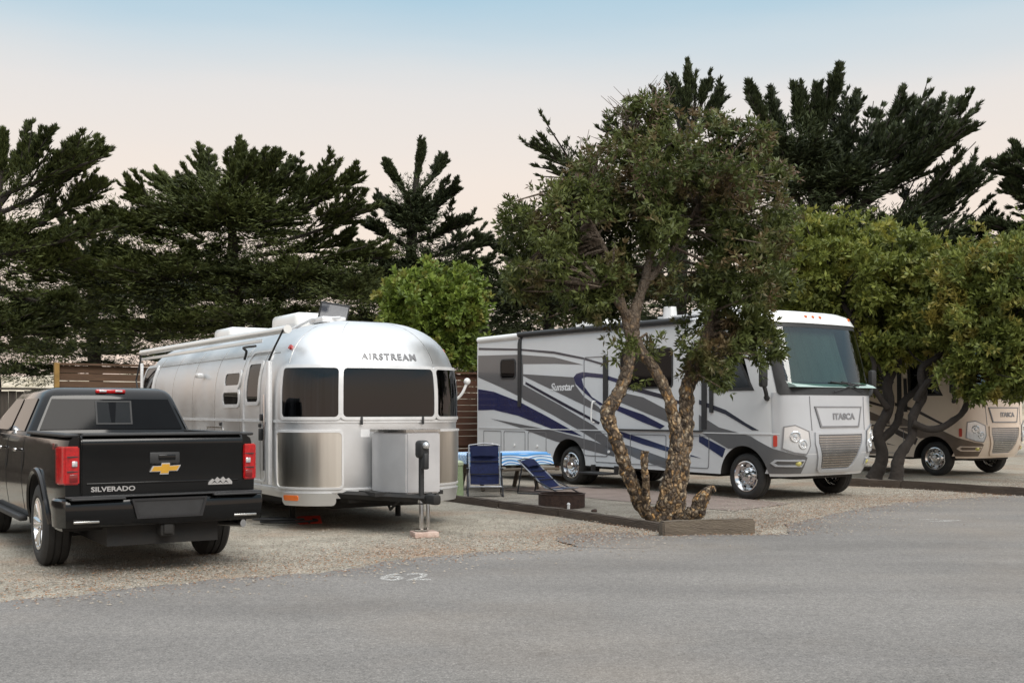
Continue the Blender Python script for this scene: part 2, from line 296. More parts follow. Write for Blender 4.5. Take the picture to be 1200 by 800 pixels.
def lathe(bm, prof, axis='x', c=(0, 0, 0), seg=32, closed=False):
    rings = []
    for a, r in prof:
        ring = []
        for k in range(seg):
            t = 2 * math.pi * k / seg; y, z = r * math.cos(t), r * math.sin(t)
            v = (a, y, z) if axis == 'x' else ((y, z, a))
            ring.append(bm.verts.new((v[0] + c[0], v[1] + c[1], v[2] + c[2])))
        rings.append(ring)
    pr = list(zip(rings, rings[1:])) + ([(rings[-1], rings[0])] if closed else [])
    for a, b in pr:
        for k in range(seg): bm.faces.new((a[k], a[(k + 1) % seg], b[(k + 1) % seg], b[k]))
    bmesh.ops.remove_doubles(bm, verts=bm.verts, dist=1e-5); bmesh.ops.recalc_face_normals(bm, faces=bm.faces)
    return bm
def prism(bm, poly, h0, h1, axis='x'):
    """poly of (a,b) extruded along axis; x:(y,z)  z:(x,y)  y:(x,z)"""
    def mk(a, b, h): return {'x': (h, a, b), 'z': (a, b, h), 'y': (a, h, b)}[axis]
    A = [bm.verts.new(mk(a, b, h0)) for a, b in poly]; B = [bm.verts.new(mk(a, b, h1)) for a, b in poly]; n = len(poly)
    fs = [bm.faces.new(A), bm.faces.new(B[::-1])] + [bm.faces.new((A[i], B[i], B[(i + 1) % n], A[(i + 1) % n])) for i in range(n)]
    bmesh.ops.recalc_face_normals(bm, faces=fs); return bm
def boolean(o, cutbm, cmat=None, op='DIFFERENCE'):
    c = link('cutter', cutbm, cmat or M['under'], smooth=0); c.parent = o.parent
    bpy.context.view_layer.update()
    md = o.modifiers.new('b', 'BOOLEAN'); md.object = c; md.solver = 'EXACT'; md.operation = op
    md.material_mode = 'TRANSFER'
    me = bpy.data.meshes.new_from_object(o.evaluated_get(bpy.context.evaluated_depsgraph_get())) if False else None
    bpy.context.view_layer.update()
    ev = o.evaluated_get(bpy.context.evaluated_depsgraph_get()); me = bpy.data.meshes.new_from_object(ev)
    o.modifiers.clear(); old = o.data; me.name = o.name; o.data = me
    bpy.data.objects.remove(c); bpy.data.meshes.remove(old)
    me.polygons.foreach_set('use_smooth', [True] * len(me.polygons)); me.set_sharp_from_angle(angle=R(35))
    return o

# ------------------------------------------------------------ wrapped slabs on a (u,v) surface
def rrect(u0, v0, u1, v1, r=.05, n=4):
    out = []
    for cx, cy, a0 in ((u1 - r, v1 - r, 0), (u0 + r, v1 - r, 90), (u0 + r, v0 + r, 180), (u1 - r, v0 + r, 270)):
        for k in range(n + 1):
            a = R(a0 + 90 * k / n); out.append((cx + r * math.cos(a), cy + r * math.sin(a)))
    return out
def ringfaces(o, i): 
    n = len(o); return [[o[k], o[(k + 1) % n], i[(k + 1) % n], i[k]] for k in range(n)]
def slab(fn, faces, w0, w1, du=.1, dv=.15, bm0=None, sg=-1):
    bm = NB()
    if bm0 is None:
        for f in faces:
            vs = [bm.verts.new((u, v, 0)) for u, v in f]; bm.faces.new(vs)
        bmesh.ops.remove_doubles(bm, verts=bm.verts, dist=1e-5)
        bmesh.ops.triangulate(bm, faces=[f for f in bm.faces if len(f.verts) > 4])
    else: bm.free(); bm = bm0
    us = [v.co.x for v in bm.verts]; vs_ = [v.co.y for v in bm.verts]
    for lo, hi, d, ax in ((min(us), max(us), du, 0), (min(vs_), max(vs_), dv, 1)):
        if not d: continue
        k = math.floor(lo / d) + 1
        while k * d < hi:
            co = [0, 0, 0]; co[ax] = k * d; no = [0, 0, 0]; no[ax] = 1
            bmesh.ops.bisect_plane(bm, geom=list(bm.verts) + list(bm.edges) + list(bm.faces), plane_co=co, plane_no=no, dist=1e-5); k += 1
    top = bmesh.ops.extrude_face_region(bm, geom=list(bm.faces))
    for v in top['geom']:
        if isinstance(v, bmesh.types.BMVert): v.co.z = 1
    e = 1e-3
    for v in bm.verts:
        u, vv, t = v.co; p = Vector(fn(u, vv)); a = Vector(fn(u + e, vv)) - Vector(fn(u - e, vv)); b = Vector(fn(u, vv + e)) - Vector(fn(u, vv - e))
        n = a.cross(b).normalized() * sg; v.co = p + n * (w1 if t > .5 else w0)
    bmesh.ops.recalc_face_normals(bm, faces=bm.faces)
    return bm
def textbm(s, size, u, v, sx=1., bold=0., flipu=False, shear=0., sp=1.):
    cu = bpy.data.curves.new('t', 'FONT'); cu.body = s; cu.size = size; cu.align_x = 'CENTER'; cu.align_y = 'CENTER'; cu.offset = bold; cu.shear = shear; cu.resolution_u = 3; cu.space_character = sp
    o = bpy.data.objects.new('t', cu); C.objects.link(o); bpy.context.view_layer.update()
    me = bpy.data.meshes.new_from_object(o.evaluated_get(bpy.context.evaluated_depsgraph_get())); bm = NB(); bm.from_mesh(me)
    bpy.data.objects.remove(o); bpy.data.meshes.remove(me); bpy.data.curves.remove(cu)
    for w in bm.verts: w.co = (u + (-1 if flipu else 1) * w.co.x * sx, v + w.co.y, 0)
    bmesh.ops.remove_doubles(bm, verts=bm.verts, dist=1e-5)
    return bm

class Plan:
    """rounded plan outline: left side x=-W, going round the front (towards -y) to x=+W; u = y on the left side"""
    def __init__(s, W, U0, d, n, zf):
        s.W, s.U0, s.d, s.n, s.zf = W, U0, d, n, zf
        s.th = np.linspace(0, math.pi, 1601); x, y = s.base(s.th)
        s.arc = np.concatenate([[0], np.cumsum(np.hypot(np.diff(x), np.diff(y)))]); s.L = s.arc[-1]; s.UC = U0 - s.L / 2
    def base(s, th):
        c, q = np.cos(th), np.sin(th); return -s.W * np.sign(c) * np.abs(c) ** (2 / s.n), s.U0 - s.d * np.abs(q) ** (2 / s.n)
    def raw(s, u):
        if u >= s.U0: return -s.W, u, 0.
        a = s.U0 - u
        if a > s.L: return s.W, s.U0 + (a - s.L), 0.
        th = float(np.interp(a, s.arc, s.th)); x, y = s.base(np.array([th])); return float(x[0]), float(y[0]), (s.U0 - float(y[0])) / s.d
    def __call__(s, u, z): return s.zf(*s.raw(u), z)
    def F(s, f): return s.UC - f          # front coordinate (x-like, along the skin) -> u
def FR(P, l): return [(P.F(f), z) for f, z in l]

# ------------------------------------------------------------ wheels
def wheel(parent, x, y, r, w, side, style, rimr=None):
    """side -1: outer face towards -x"""
    e = empty('wheel', parent, (x, y, r)); rr = rimr or r * .62
    bm = NB(); h = w / 2
    lathe(bm, [(-h * .82, rr), (-h, rr + .03), (-h * 1.02, (r + rr) / 2), (-h * .9, r - .03), (-h * .7, r - .004), (-h * .3, r), (-h * .28, r - .012), (-h * .2, r - .012), (-h * .18, r), (h * .18, r), (h * .2, r - .012), (h * .28, r - .012), (h * .3, r), (h * .7, r - .004), (h * .9, r - .03), (h * 1.02, (r + rr) / 2), (h, rr + .03), (h * .82, rr)], seg=48, closed=True)
    link('tyre', bm, M['rubber'], e)
    bm = NB(); s = side
    def X(a): return s * a
    if style == 'truck':
        lathe(bm, [(X(h * .95), rr + .004), (X(h * .95), rr - .02), (X(h * .55), rr - .035), (X(h * .2), rr - .05), (X(-h * .8), rr - .03), (X(-h * .85), rr)], seg=48)
        for k in range(6):
            for da in (-.16, .16):
                a = 2 * math.pi * k / 6 + da; b2 = 2 * math.pi * k / 6 + da * .6
                p0 = Vector((X(h * .55), .05 * math.cos(b2), .05 * math.sin(b2))); p1 = Vector((X(h * .78), (rr - .02) * math.cos(a), (rr - .02) * math.sin(a)))
                tube(bm, [p0, (p0 + p1) / 2 + Vector((X(.01), 0, 0)), p1], [.034, .026, .030], seg=6)
        lathe(bm, [(X(h * .3), .09), (X(h * .62), .085), (X(h * .72), .05), (X(h * .74), 0.0001)], seg=24)
        o = link('rim', bm, M['chrome'], e)
        bm = NB(); lathe(bm, [(X(h * .1), rr - .05), (X(h * .12), .0001)], seg=32); link('brake_disc', bm, M['under'], e)
    else:
        lathe(bm, [(X(h * .97), rr + .006), (X(h * 1.0), rr - .01), (X(h * .8), rr - .03), (X(h * .45), rr - .06), (X(h * .40), rr * .62), (X(h * .62), rr * .50), (X(h * .66), rr * .42), (X(h * .95), rr * .40), (X(h * 1.15), rr * .30), (X(h * 1.2), .0001)], seg=48)
        for k in range(10):
            a = 2 * math.pi * k / 10; c = Vector((X(h * .6), rr * .52 * math.cos(a), rr * .52 * math.sin(a)))
            cyl(bm, c, c + Vector((X(.035), 0, 0)), .014, .011, seg=8)
        link('rim', bm, M['chrome'], e)
        bm = NB()
        for k in range(8):
            a = 2 * math.pi * (k + .5) / 8; c = Vector((X(h * .42), rr * .74 * math.cos(a), rr * .74 * math.sin(a)))
            cyl(bm, c, c + Vector((X(.012), 0, 0)), rr * .085, seg=12)
        link('hand_hole', bm, M['under'], e)
    return e

# ------------------------------------------------------------ motorhomes
def motorhome(name, label, origin, deg, pal, detail=True):
    T = thing(name, label, 'motorhome', (*origin, 0), R(deg)); W = 1.28
    def zf(x, y, S, z):
        # slanted windscreen, tucked chin, rounded roof edge, all fading out along the side
        sh = .40 * max(0, (z - 1.82) / 1.4) ** 1.05 + .16 * max(0, (.85 - z) / .4) ** 1.5
        k = S if S > 0 else 0
        a = min(1., max(0., (1.1 - y) / 1.4)) if y > -.3 else 1.
        a = a * a * (3 - 2 * a)
        bulge = -.05 * math.exp(-((z - 1.0) / .5) ** 2) * k
        ins = .0
        if z > 3.02: t = min(1, (z - 3.02) / .22); ins = .22 * (1 - math.sqrt(max(0, 1 - t * t)))
        return (x * (1 - ins / W) * (1 - .035 * k), y + sh * a + bulge + ins * k, z)
    P = Plan(W, -.30, .70, 3.4, zf); F = P.F
    # body shell
    us = list(np.linspace(8.16, -.3, 40)) + list(np.linspace(-.3, -.3 - P.L, 90))[1:] + list(np.linspace(-.3 - P.L, -.3 - P.L - 8.46, 40))[1:]
    zs = [.42, .6, .8, 1., 1.2, 1.5, 1.82, 2.1, 2.4, 2.7, 3.0] + [3.02 + .22 * math.sin(R(a)) for a in (12, 30, 50, 70, 85)]
    bm = NB(); G = [[bm.verts.new(P(u, z)) for u in us] for z in zs]
    for a, b in zip(G, G[1:]):
        for i in range(len(us) - 1): bm.faces.new((a[i], a[i + 1], b[i + 1], b[i]))
    bm.faces.new(G[0][::-1]); bm.faces.new(G[-1]); 
    for a, b in zip(G, G[1:]): bm.faces.new((a[0], b[0], b[-1], a[-1]))
    bmesh.ops.recalc_face_normals(bm, faces=bm.faces)
    body = link('body', bm, pal['side'], T)
    # wheel wells and the cab space behind the glass
    def wells():
        c = NB()
        for yy, r in ((0, .53), (4.8, .55)):
            for s in (-1, 1): cyl(c, (s * .72, yy, .40), (s * 1.6, yy, .40), r, seg=40)
        return c
    boolean(body, wells())
    c = NB(); prism(c, [(-2.2, 1.935), (.55, 1.935), (.55, 2.97), (-2.2, 2.97)], -1.15, 1.15); boolean(body, c)
    c = NB(); prism(c, [(-.20, 1.93), (.62, 1.93), (.62, 2.60), (.03, 2.60)], -1.6, 1.6); boolean(body, c)
    def deco(nm, faces, w1, mat, w0=-.004, cut=False, du=.12, par=body, bm0=None):
        o = link(nm, slab(P, faces, w0, w1, du=du, bm0=bm0), mat, par)
        if cut: boolean(o, wells(), mat)
        return o
    # front mask in a slightly different paint: everything below the glass ahead of the door
    o = deco('front_mask', [[(F(f), z) for f, z in [(-1.42, .47), (1.42, .47), (1.42, 1.84), (-1.42, 1.84)]]], .006, pal['front'], du=.08)
    deco('front_cap', [rrect(F(1.95), 3.035, F(-1.95), 3.238, .03)], .03, pal['cap'], par=body, du=.08)
    # windscreen: black surround, glass, wipers
    out = rrect(F(1.32), 1.80, F(-1.32), 3.03, .06, 5); inn = rrect(F(1.14), 1.945, F(-1.14), 2.965, .09, 5)
    deco('windscreen_surround', ringfaces(out, inn), .012, M['trim'], du=.08)
    ws = deco('windscreen', [inn], .008, M['glass'], w0=.002, du=.08, par=T)
    for f0, f1 in ((-.15, .55), (.75, .25)):
        b = NB(); p = [P(F(f0), 1.86), P(F((f0 + f1) / 2), 1.93), P(F(f1), 2.0)]; tube(b, [(q[0], q[1] - .05, q[2]) for q in p], .010, 6)
        q0, q1 = P(F(f1 - .42), 2.03), P(F(f1 + .38), 1.97); tube(b, [(q0[0], q0[1] - .035, q0[2]), (q1[0], q1[1] - .035, q1[2])], .012, 6)
        link('wiper', b, M['trim'], ws)
    # cab: pleated shade over the left part of the windscreen, dashboard, seats, dark rear bulkhead
    b = NB(); n = 60; pv = []
    for i in range(n + 1):
        f = -1.04 + 1.50 * i / n; q = P(F(f), 2.0); y = q[1] + .07 + .012 * math.sin(i * 1.9)
        pv.append([b.verts.new((f * .96, y + (.33 if z > 2.5 else 0) * 1., z)) for z in (2.02, 2.955)])
    for p, q in zip(pv, pv[1:]): b.faces.new((p[0], q[0], q[1], p[1]))
    link('sun_shade', b, M['shade'], T)
    b = NB(); prism(b, [(-1.0, 1.935), (-.42, 1.935), (-.42, 2.02), (-.72, 2.03), (-.93, 1.975)], -1.07, 1.07); link('dashboard', b, M['dash'], T)
    for sx in (-.6, .6):
        b = NB(); box(b, (sx, .30, 2.18), (.5, .14, .5), .05); q = link('seat', b, M['curtain'], T)
        b = NB(); box(b, (sx, .32, 2.52), (.27, .10, .2), .04); link('headrest', b, M['curtain'], q)
    # side windows of the cab
    cw = [(-.20, 1.93), (.62, 1.93), (.62, 2.60), (.03, 2.60)]; ow = [(-.27, 1.88), (.67, 1.88), (.67, 2.65), (-.01, 2.65)]
    deco('door_window_frame', ringfaces(ow, cw), .010, M['trim'])
    deco('door_window', [cw], .005, M['tint'], w0=.0, par=T); 
    deco('window_post', [[(.25, 1.93), (.31, 1.93), (.31, 2.6), (.25, 2.6)]], .012, M['trim'])
    # graphics, traced on the side skin
    g = pal
    topline = [(8.1, 2.98), (6.51, 2.89), (5.29, 2.78), (4.34, 2.62), (3.67, 2.47), (3.67, 2.43), (4.34, 2.58), (5.29, 2.73), (6.51, 2.85), (8.1, 2.93)]
    grayA = [(8.12, 2.8), (6.51, 2.76), (5.29, 2.66), (4.34, 2.47), (5.29, 2.52), (6.38, 2.55), (6.38, 2.33), (4.62, 2.22), (4.57, 2.05), (4.29, 1.81), (3.84, 1.61), (3.64, 1.44), (4.25, 1.63), (6.38, 2.29), (6.38, 1.8), (7.27, 2.07), (8.12, 2.3)]
    grayC = [(6.38, 2.1), (5.09, 1.65), (3.98, 1.23), (3.19, 0.79), (3.19, 0.71), (3.45, 0.75), (4.34, 1.09), (5.29, 1.43), (6.38, 1.78)]
    navyLine = [(6.28, 2.16), (4.99, 1.71), (3.8, 1.3), (3.84, 1.26), (5.04, 1.66), (6.3, 2.11)]
    blueD = [(8.12, 2.03), (7.5, 1.96), (6.56, 1.74), (5.58, 1.43), (4.34, 1.01), (5.29, 1.13), (6.56, 1.42), (7.5, 1.55), (8.12, 1.54)]
    grayE = [(7.61, 1.35), (6.62, 1.25), (5.29, 1.11), (4.06, 0.93), (3.36, 0.78), (3.36, 0.63), (4.25, 0.74), (5.29, 0.9), (6.62, 1.18)]
    blueF = [(4.63, 2.22), (4.54, 2.29), (4.34, 2.32), (3.71, 2.26), (3.19, 2.14), (3.19, 2.06), (3.71, 2.18), (4.2, 2.22), (4.38, 2.19), (4.32, 2.05), (4.05, 1.81), (3.67, 1.65), (3.8, 1.64), (4.25, 1.88), (4.56, 2.08)]
    blueH = [(3.1, 2.08), (2.82, 2.0), (2.06, 1.85), (1.2, 1.62), (1.2, 1.57), (2.06, 1.77), (2.82, 1.92), (3.1, 2.0)]
    blueG = [(3.3, 1.64), (2.53, 1.46), (1.94, 1.25), (2.06, 1.19), (2.53, 1.31), (3.3, 1.54)]
    blueI = [(3.3, 1.15), (2.45, 0.99), (1.9, 0.87), (1.01, 0.68), (1.9, 0.78), (2.53, 0.89), (3.3, 1.06)]
    grayJ = [(3.2, 1.9), (2.53, 1.79), (1.2, 1.30), (1.2, 1.2), (1.79, 1.3), (2.53, 1.51), (3.2, 1.7)]
    grayK = [(3.3, 0.92), (2.53, 0.78), (1.75, 0.61), (1.3, 0.5), (1.9, 0.45), (2.69, 0.61), (3.3, 0.78)]
    fline = [(1.05, 1.73), (0.41, 1.55), (-0.07, 1.32), (-0.35, 1.2), (-0.21, 1.20), (0.41, 1.47), (1.05, 1.65)]
    fgray = [(1.05, 1.46), (0.56, 1.24), (-0.17, 1.1), (-0.6, 0.90), (-.95, .80), (F(-.86), 0.775), (F(-.80), .75), (F(-.80), .475), (-.95, 0.475), (-0.67, 0.475), (-0.31, 0.73), (-0.04, 0.9), (0.34, 0.87), (1.05, 1.16)]
    fblue = [(1.05, 1.10), (0.41, 0.87), (0.47, 0.71), (1.05, 0.97)]
    deco('stripe', [grayA, grayC, grayE, grayJ, grayK], .004, g['gray'], cut=True, du=.4)
    deco('stripe', [fgray], .009, g['gray'], cut=True, du=.06)
    deco('stripe', [blueD], .006, g['blue'], cut=True, du=.4)
    deco('stripe', [blueF, blueG, blueI, fblue], .006, g['blue'], cut=True, du=.4)
    deco('stripe', [topline, navyLine, blueH, fline], .007, g['line'], du=.4)
    # belt rail, compartment doors, windows, slide seals
    deco('belt_rail', [[(F(-1.3), 1.13), (8.1, 1.13), (8.1, 1.15), (F(-1.3), 1.15)]], .014, pal['side'])
    for y0, y1, z0, z1 in ((7.9, 7.2, .55, 1.08), (7.1, 6.3, .55, 1.08), (6.2, 5.55, .55, 1.08), (3.95, 3.1, .5, 1.08), (2.9, 1.9, .5, 1.08), (1.8, .8, .5, 1.08)):
        f = deco('locker_door', ringfaces(rrect(y1, z0, y0, z1, .04), rrect(y1 + .012, z0 + .012, y0 - .012, z1 - .012, .035)), .008, M['letter_dark'])
        b = NB(); cyl(b, (-W - .002, (y0 + y1) / 2, z0 + .22), (-W - .02, (y0 + y1) / 2, z0 + .22), .03, seg=12); link('latch', b, pal['cap'], f)
    b = NB(); c8 = [(8.1, .44), (.75, .44), (.75, .36), (8.1, .36)]; prism(b, c8, -1.1, 1.1); box(b, (0, -.45, .46), (1.5, .5, .2), .04); link('underbody', b, M['under'], T)
    def win(y0, y1, z0, z1):
        o = deco('window', [rrect(y0, z0, y1, z1, .07)], .010, M['darkglass'], du=0); 
        deco('frame', ringfaces(rrect(y0 - .03, z0 - .03, y1 + .03, z1 + .03, .09), rrect(y0, z0, y1, z1, .07)), .016, M['trim'], par=o, du=0)
    win(6.68, 7.2, 2.26, 2.65); win(1.75, 3.15, 1.98, 2.68)
    deco('slide_seal', [[(6.44, 1.62), (6.55, 1.62), (6.55, 3.14), (6.44, 3.14)]], .03, M['trim'], par=T)
    deco('slide_seal', [[(3.55, 1.6), (3.68, 1.6), (3.68, 2.6), (3.55, 2.6)]], .03, M['trim'], par=T)
    deco('slide_seal', [[(.86, 1.2), (.98, 1.2), (.98, 3.0), (.86, 3.0)]], .02, M['trim'], par=T)
    deco('slide_seal', [[(.70, 1.5), (.78, 1.5), (.78, 2.3), (.70, 2.3)]], .03, M['trim'], par=T)
    b = NB(); box(b, (-W - .03, 2.1, 1.165), (.06, 2.3, .03), .008); link('slide_lip', b, M['trim'], T)
    # entry door with grab handle, step
    deco('entry_door', ringfaces(rrect(3.55, .62, 4.3, 2.62, .06), rrect(3.565, .635, 4.285, 2.605, .05)), .010, M['letter_dark'])
    b = NB(); tube(b, smoothpath([(-W, 3.95, 1.72), (-W - .07, 3.95, 1.70), (-W - .08, 3.98, 1.5), (-W - .07, 3.98, 1.32), (-W, 3.98, 1.30)], 4), .017, 8); link('grab_handle', b, M['white'], T)
    b = NB(); box(b, (-W - .22, 3.6, .30), (.42, .75, .04), .01); box(b, (-W - .05, 3.25, .37), (.1, .03, .16)); box(b, (-W - .05, 3.95, .37), (.1, .03, .16)); link('entry_step', b, M['trim'], T)
    # roof gear: awning tube, air conditioners, vents
    b = NB(); cyl(b, (-W - .03, 6.5, 3.19), (-W - .03, 1.3, 3.19), .055, seg=14); box(b, (-W + .03, 3.9, 3.235), (.12, 5.4, .03), .01); link('awning', b, M['trim'], T)
    b = NB(); cyl(b, (-W + .02, 8.12, 3.15), (-W + .02, 6.5, 3.17), .07, seg=14); link('roof_gutter', b, M['white'], T)
    for yy in (5.3, 1.7):
        b = NB(); box(b, (0, yy, 3.38), (.75, 1.0, .28), .09, seg=3); link('air_conditioner', b, M['white'], T)
    b = NB(); box(b, (-.6, 3.6, 3.28), (.4, .5, .12), .03); box(b, (-.7, 1.5, 3.33), (.3, 2.2, .03), .01); cyl(b, (-.8, 2.3, 3.22), (-.8, 2.3, 3.52), .15, .12, seg=20); link('roof_vent', b, M['alu_trim'], T)
    # clearance lamps
    for f in (-1.5, -.4, -.2, 0, .95, 1.45):
        q = P(F(f), 3.14); q2 = P(F(f), 3.15); n = -(Vector(P(F(f) + .01, 3.14)) - Vector(P(F(f) - .01, 3.14))).cross(Vector(P(F(f), 3.15)) - Vector(P(F(f), 3.13))).normalized()
        b = NB(); cyl(b, Vector(q) + n * .02, Vector(q) + n * .05, .032, .026, seg=12); link('marker_lamp', b, M['amber'], T)
    # name plate, grille, headlamps, fog lamps, reflectors
    pf = [(.64, 1.60), (-.64, 1.60), (-.52, 1.26), (.52, 1.26)]; pf = FR(P, pf); pi = FR(P, [(.61, 1.585), (-.61, 1.585), (-.50, 1.275), (.50, 1.275)])
    deco('name_plate', [pf], .020, pal['front']); deco('plate_edge', ringfaces(FR(P, [(.65, 1.61), (-.65, 1.61), (-.53, 1.25), (.53, 1.25)]), pi), .026, M['letter_dark'], w0=.0)
    link('lettering', slab(P, None, .02, .028, du=.06, bm0=textbm('ITASCA', .145, F(.10), 1.43, 1.25, .006, True)), M['letter_dark'], body)
    for s in (-1, 1): deco('seam_crease_line', [FR(P, [(s * .74, 1.78), (s * .755, 1.78), (s * .735, 1.2), (s * .72, 1.2)][::s])], .012, M['letter_dark'])  # dark lines painted in place of shading on the sculpted nose creases
    gr = [(-.60, 1.13), (.60, 1.13), (.60, 1.0), (.43, .60), (.36, .54), (-.36, .54), (-.43, .60), (-.60, 1.0)]
    go = [(-.67, 1.17), (.67, 1.17), (.67, .98), (.49, .56), (.40, .49), (-.40, .49), (-.49, .56), (-.67, .98)]
    gp = deco('grille', [FR(P, gr)], .010, M['letter_dark'], du=.06)
    deco('grille_surround', ringfaces(FR(P, go), FR(P, gr)), .03, pal['front'], du=.06)
    for k in range(13):
        z = .575 + .042 * k; hw = .38 + min(1, max(0, (z - .56) / .44)) * .2
        deco('grille_bar', [FR(P, [(-hw, z), (hw, z), (hw, z + .022), (-hw, z + .022)])], .024, M['steel'], par=gp, du=.15)
    for s in (-1, 1):
        hp = [(s * f, z) for f, z in ((.80, 1.19), (1.06, 1.30), (1.24, 1.27), (1.27, .90), (1.08, .83), (.84, .80), (.77, .95))]; hp = FR(P, hp if s < 0 else hp[::-1])
        h = deco('headlight', [hp], .022, M['housing'], du=.05, par=T); hc = (sum(p[0] for p in hp) / 7, sum(p[1] for p in hp) / 7); deco('rim', ringfaces(hp, [(hc[0] + (p[0] - hc[0]) * .93, hc[1] + (p[1] - hc[1]) * .93) for p in hp]), .026, M['letter_dark'], du=.05, par=h)
        for f, z, r in ((1.06, 1.10, .095), (.93, .97, .08)):
            q = Vector(P(F(s * f), z)); n = -(Vector(P(F(s * f) + .01, z)) - Vector(P(F(s * f) - .01, z))).cross(Vector((0, 0, 1))).normalized()
            b = NB(); lathe(b, [(0, r), (.012, r), (.018, r * .86), (.004, r * .8), (-.02 + .02, r * .45), (.018, r * .3), (.024, .0001)], axis='z', seg=24)
            mt = Matrix.Translation(q + n * .018) @ n.to_track_quat('Z', 'Y').to_matrix().to_4x4(); bmesh.ops.transform(b, matrix=mt, verts=b.verts); link('lamp', b, M['clear'], h)
        q = deco('side_reflector', [rrect(F(-s * -1 * 1.40) if s > 0 else F(-1.34), .93, (F(1.40) if s > 0 else F(-1.34)) + .06, 1.12, .02)], .022, M['redpaint'], par=T, du=.03)
        fp = [(s * f, z) for f, z in ((.84, .71), (1.35, .71), (1.40, .655), (1.3, .60), (.86, .60))]; fp2 = [(s * f, z) for f, z in ((.86, .69), (1.30, .69), (1.34, .655), (1.27, .62), (.88, .62))]
        deco('bumper_vent', ringfaces(FR(P, fp), FR(P, fp2)), .03, pal['front'], du=.05)
        q = Vector(P(F(s * .93), .655)); b = NB(); bmesh.ops.create_uvsphere(b, u_segments=16, v_segments=10, radius=.062, matrix=Matrix.Translation((q.x, q.y + .02, q.z))); link('fog_light', b, M['yellow_lens'], T)
    # mirrors
    for s in (-1, 1):
        b = NB(); box(b, (s * (W + .19), -.62, 2.10), (.15, .10, .34), .035); link('mirror', b, M['trim'], T)
        b = NB(); tube(b, smoothpath([(s * (W - .05), -.50, 1.74), (s * (W + .04), -.56, 1.76), (s * (W + .12), -.62, 1.83), (s * (W + .18), -.62, 1.98)], 4), [.05] * 5 + [.035] * 8, 8); link('mirror_arm', b, M['trim'], T)
    # side script
    bmn = textbm('Sunstar', .22, 5.03, 2.02, 1.15, .004, True, .3); link('lettering', slab(P, None, .0, .010, du=0, dv=0, bm0=bmn), M['letter_light'], body)
    for yy, ww in ((0, .24), (4.8, .5)):
        for s in (-1, 1): wheel(T, s * (1.22 - ww / 2), yy, .40, ww, s, 'rv', .26)
    for yy in (0, 4.8): b = NB(); cyl(b, (-.9, yy, .4), (.9, yy, .4), .07); link('axle', b, M['under'], T)
    return T

palA = dict(side=M['white_side'], front=M['silver'], cap=M['white'], gray=M['grey'], blue=M['navy'], line=M['navy_line'])
palB = dict(side=M['tan'], front=M['tan_front'], cap=M['tan'], gray=M['brown'], blue=M['brown_dark'], line=M['brown_dark'])
motorhome('motorhome', 'silver and white motorhome with navy and grey swooshes parked behind the twisted tree', (5.03, 20.25), 36, palA)
motorhome('motorhome', 'tan and brown motorhome at the right edge half hidden by foliage', (10.97, 27.35), 36, palB)

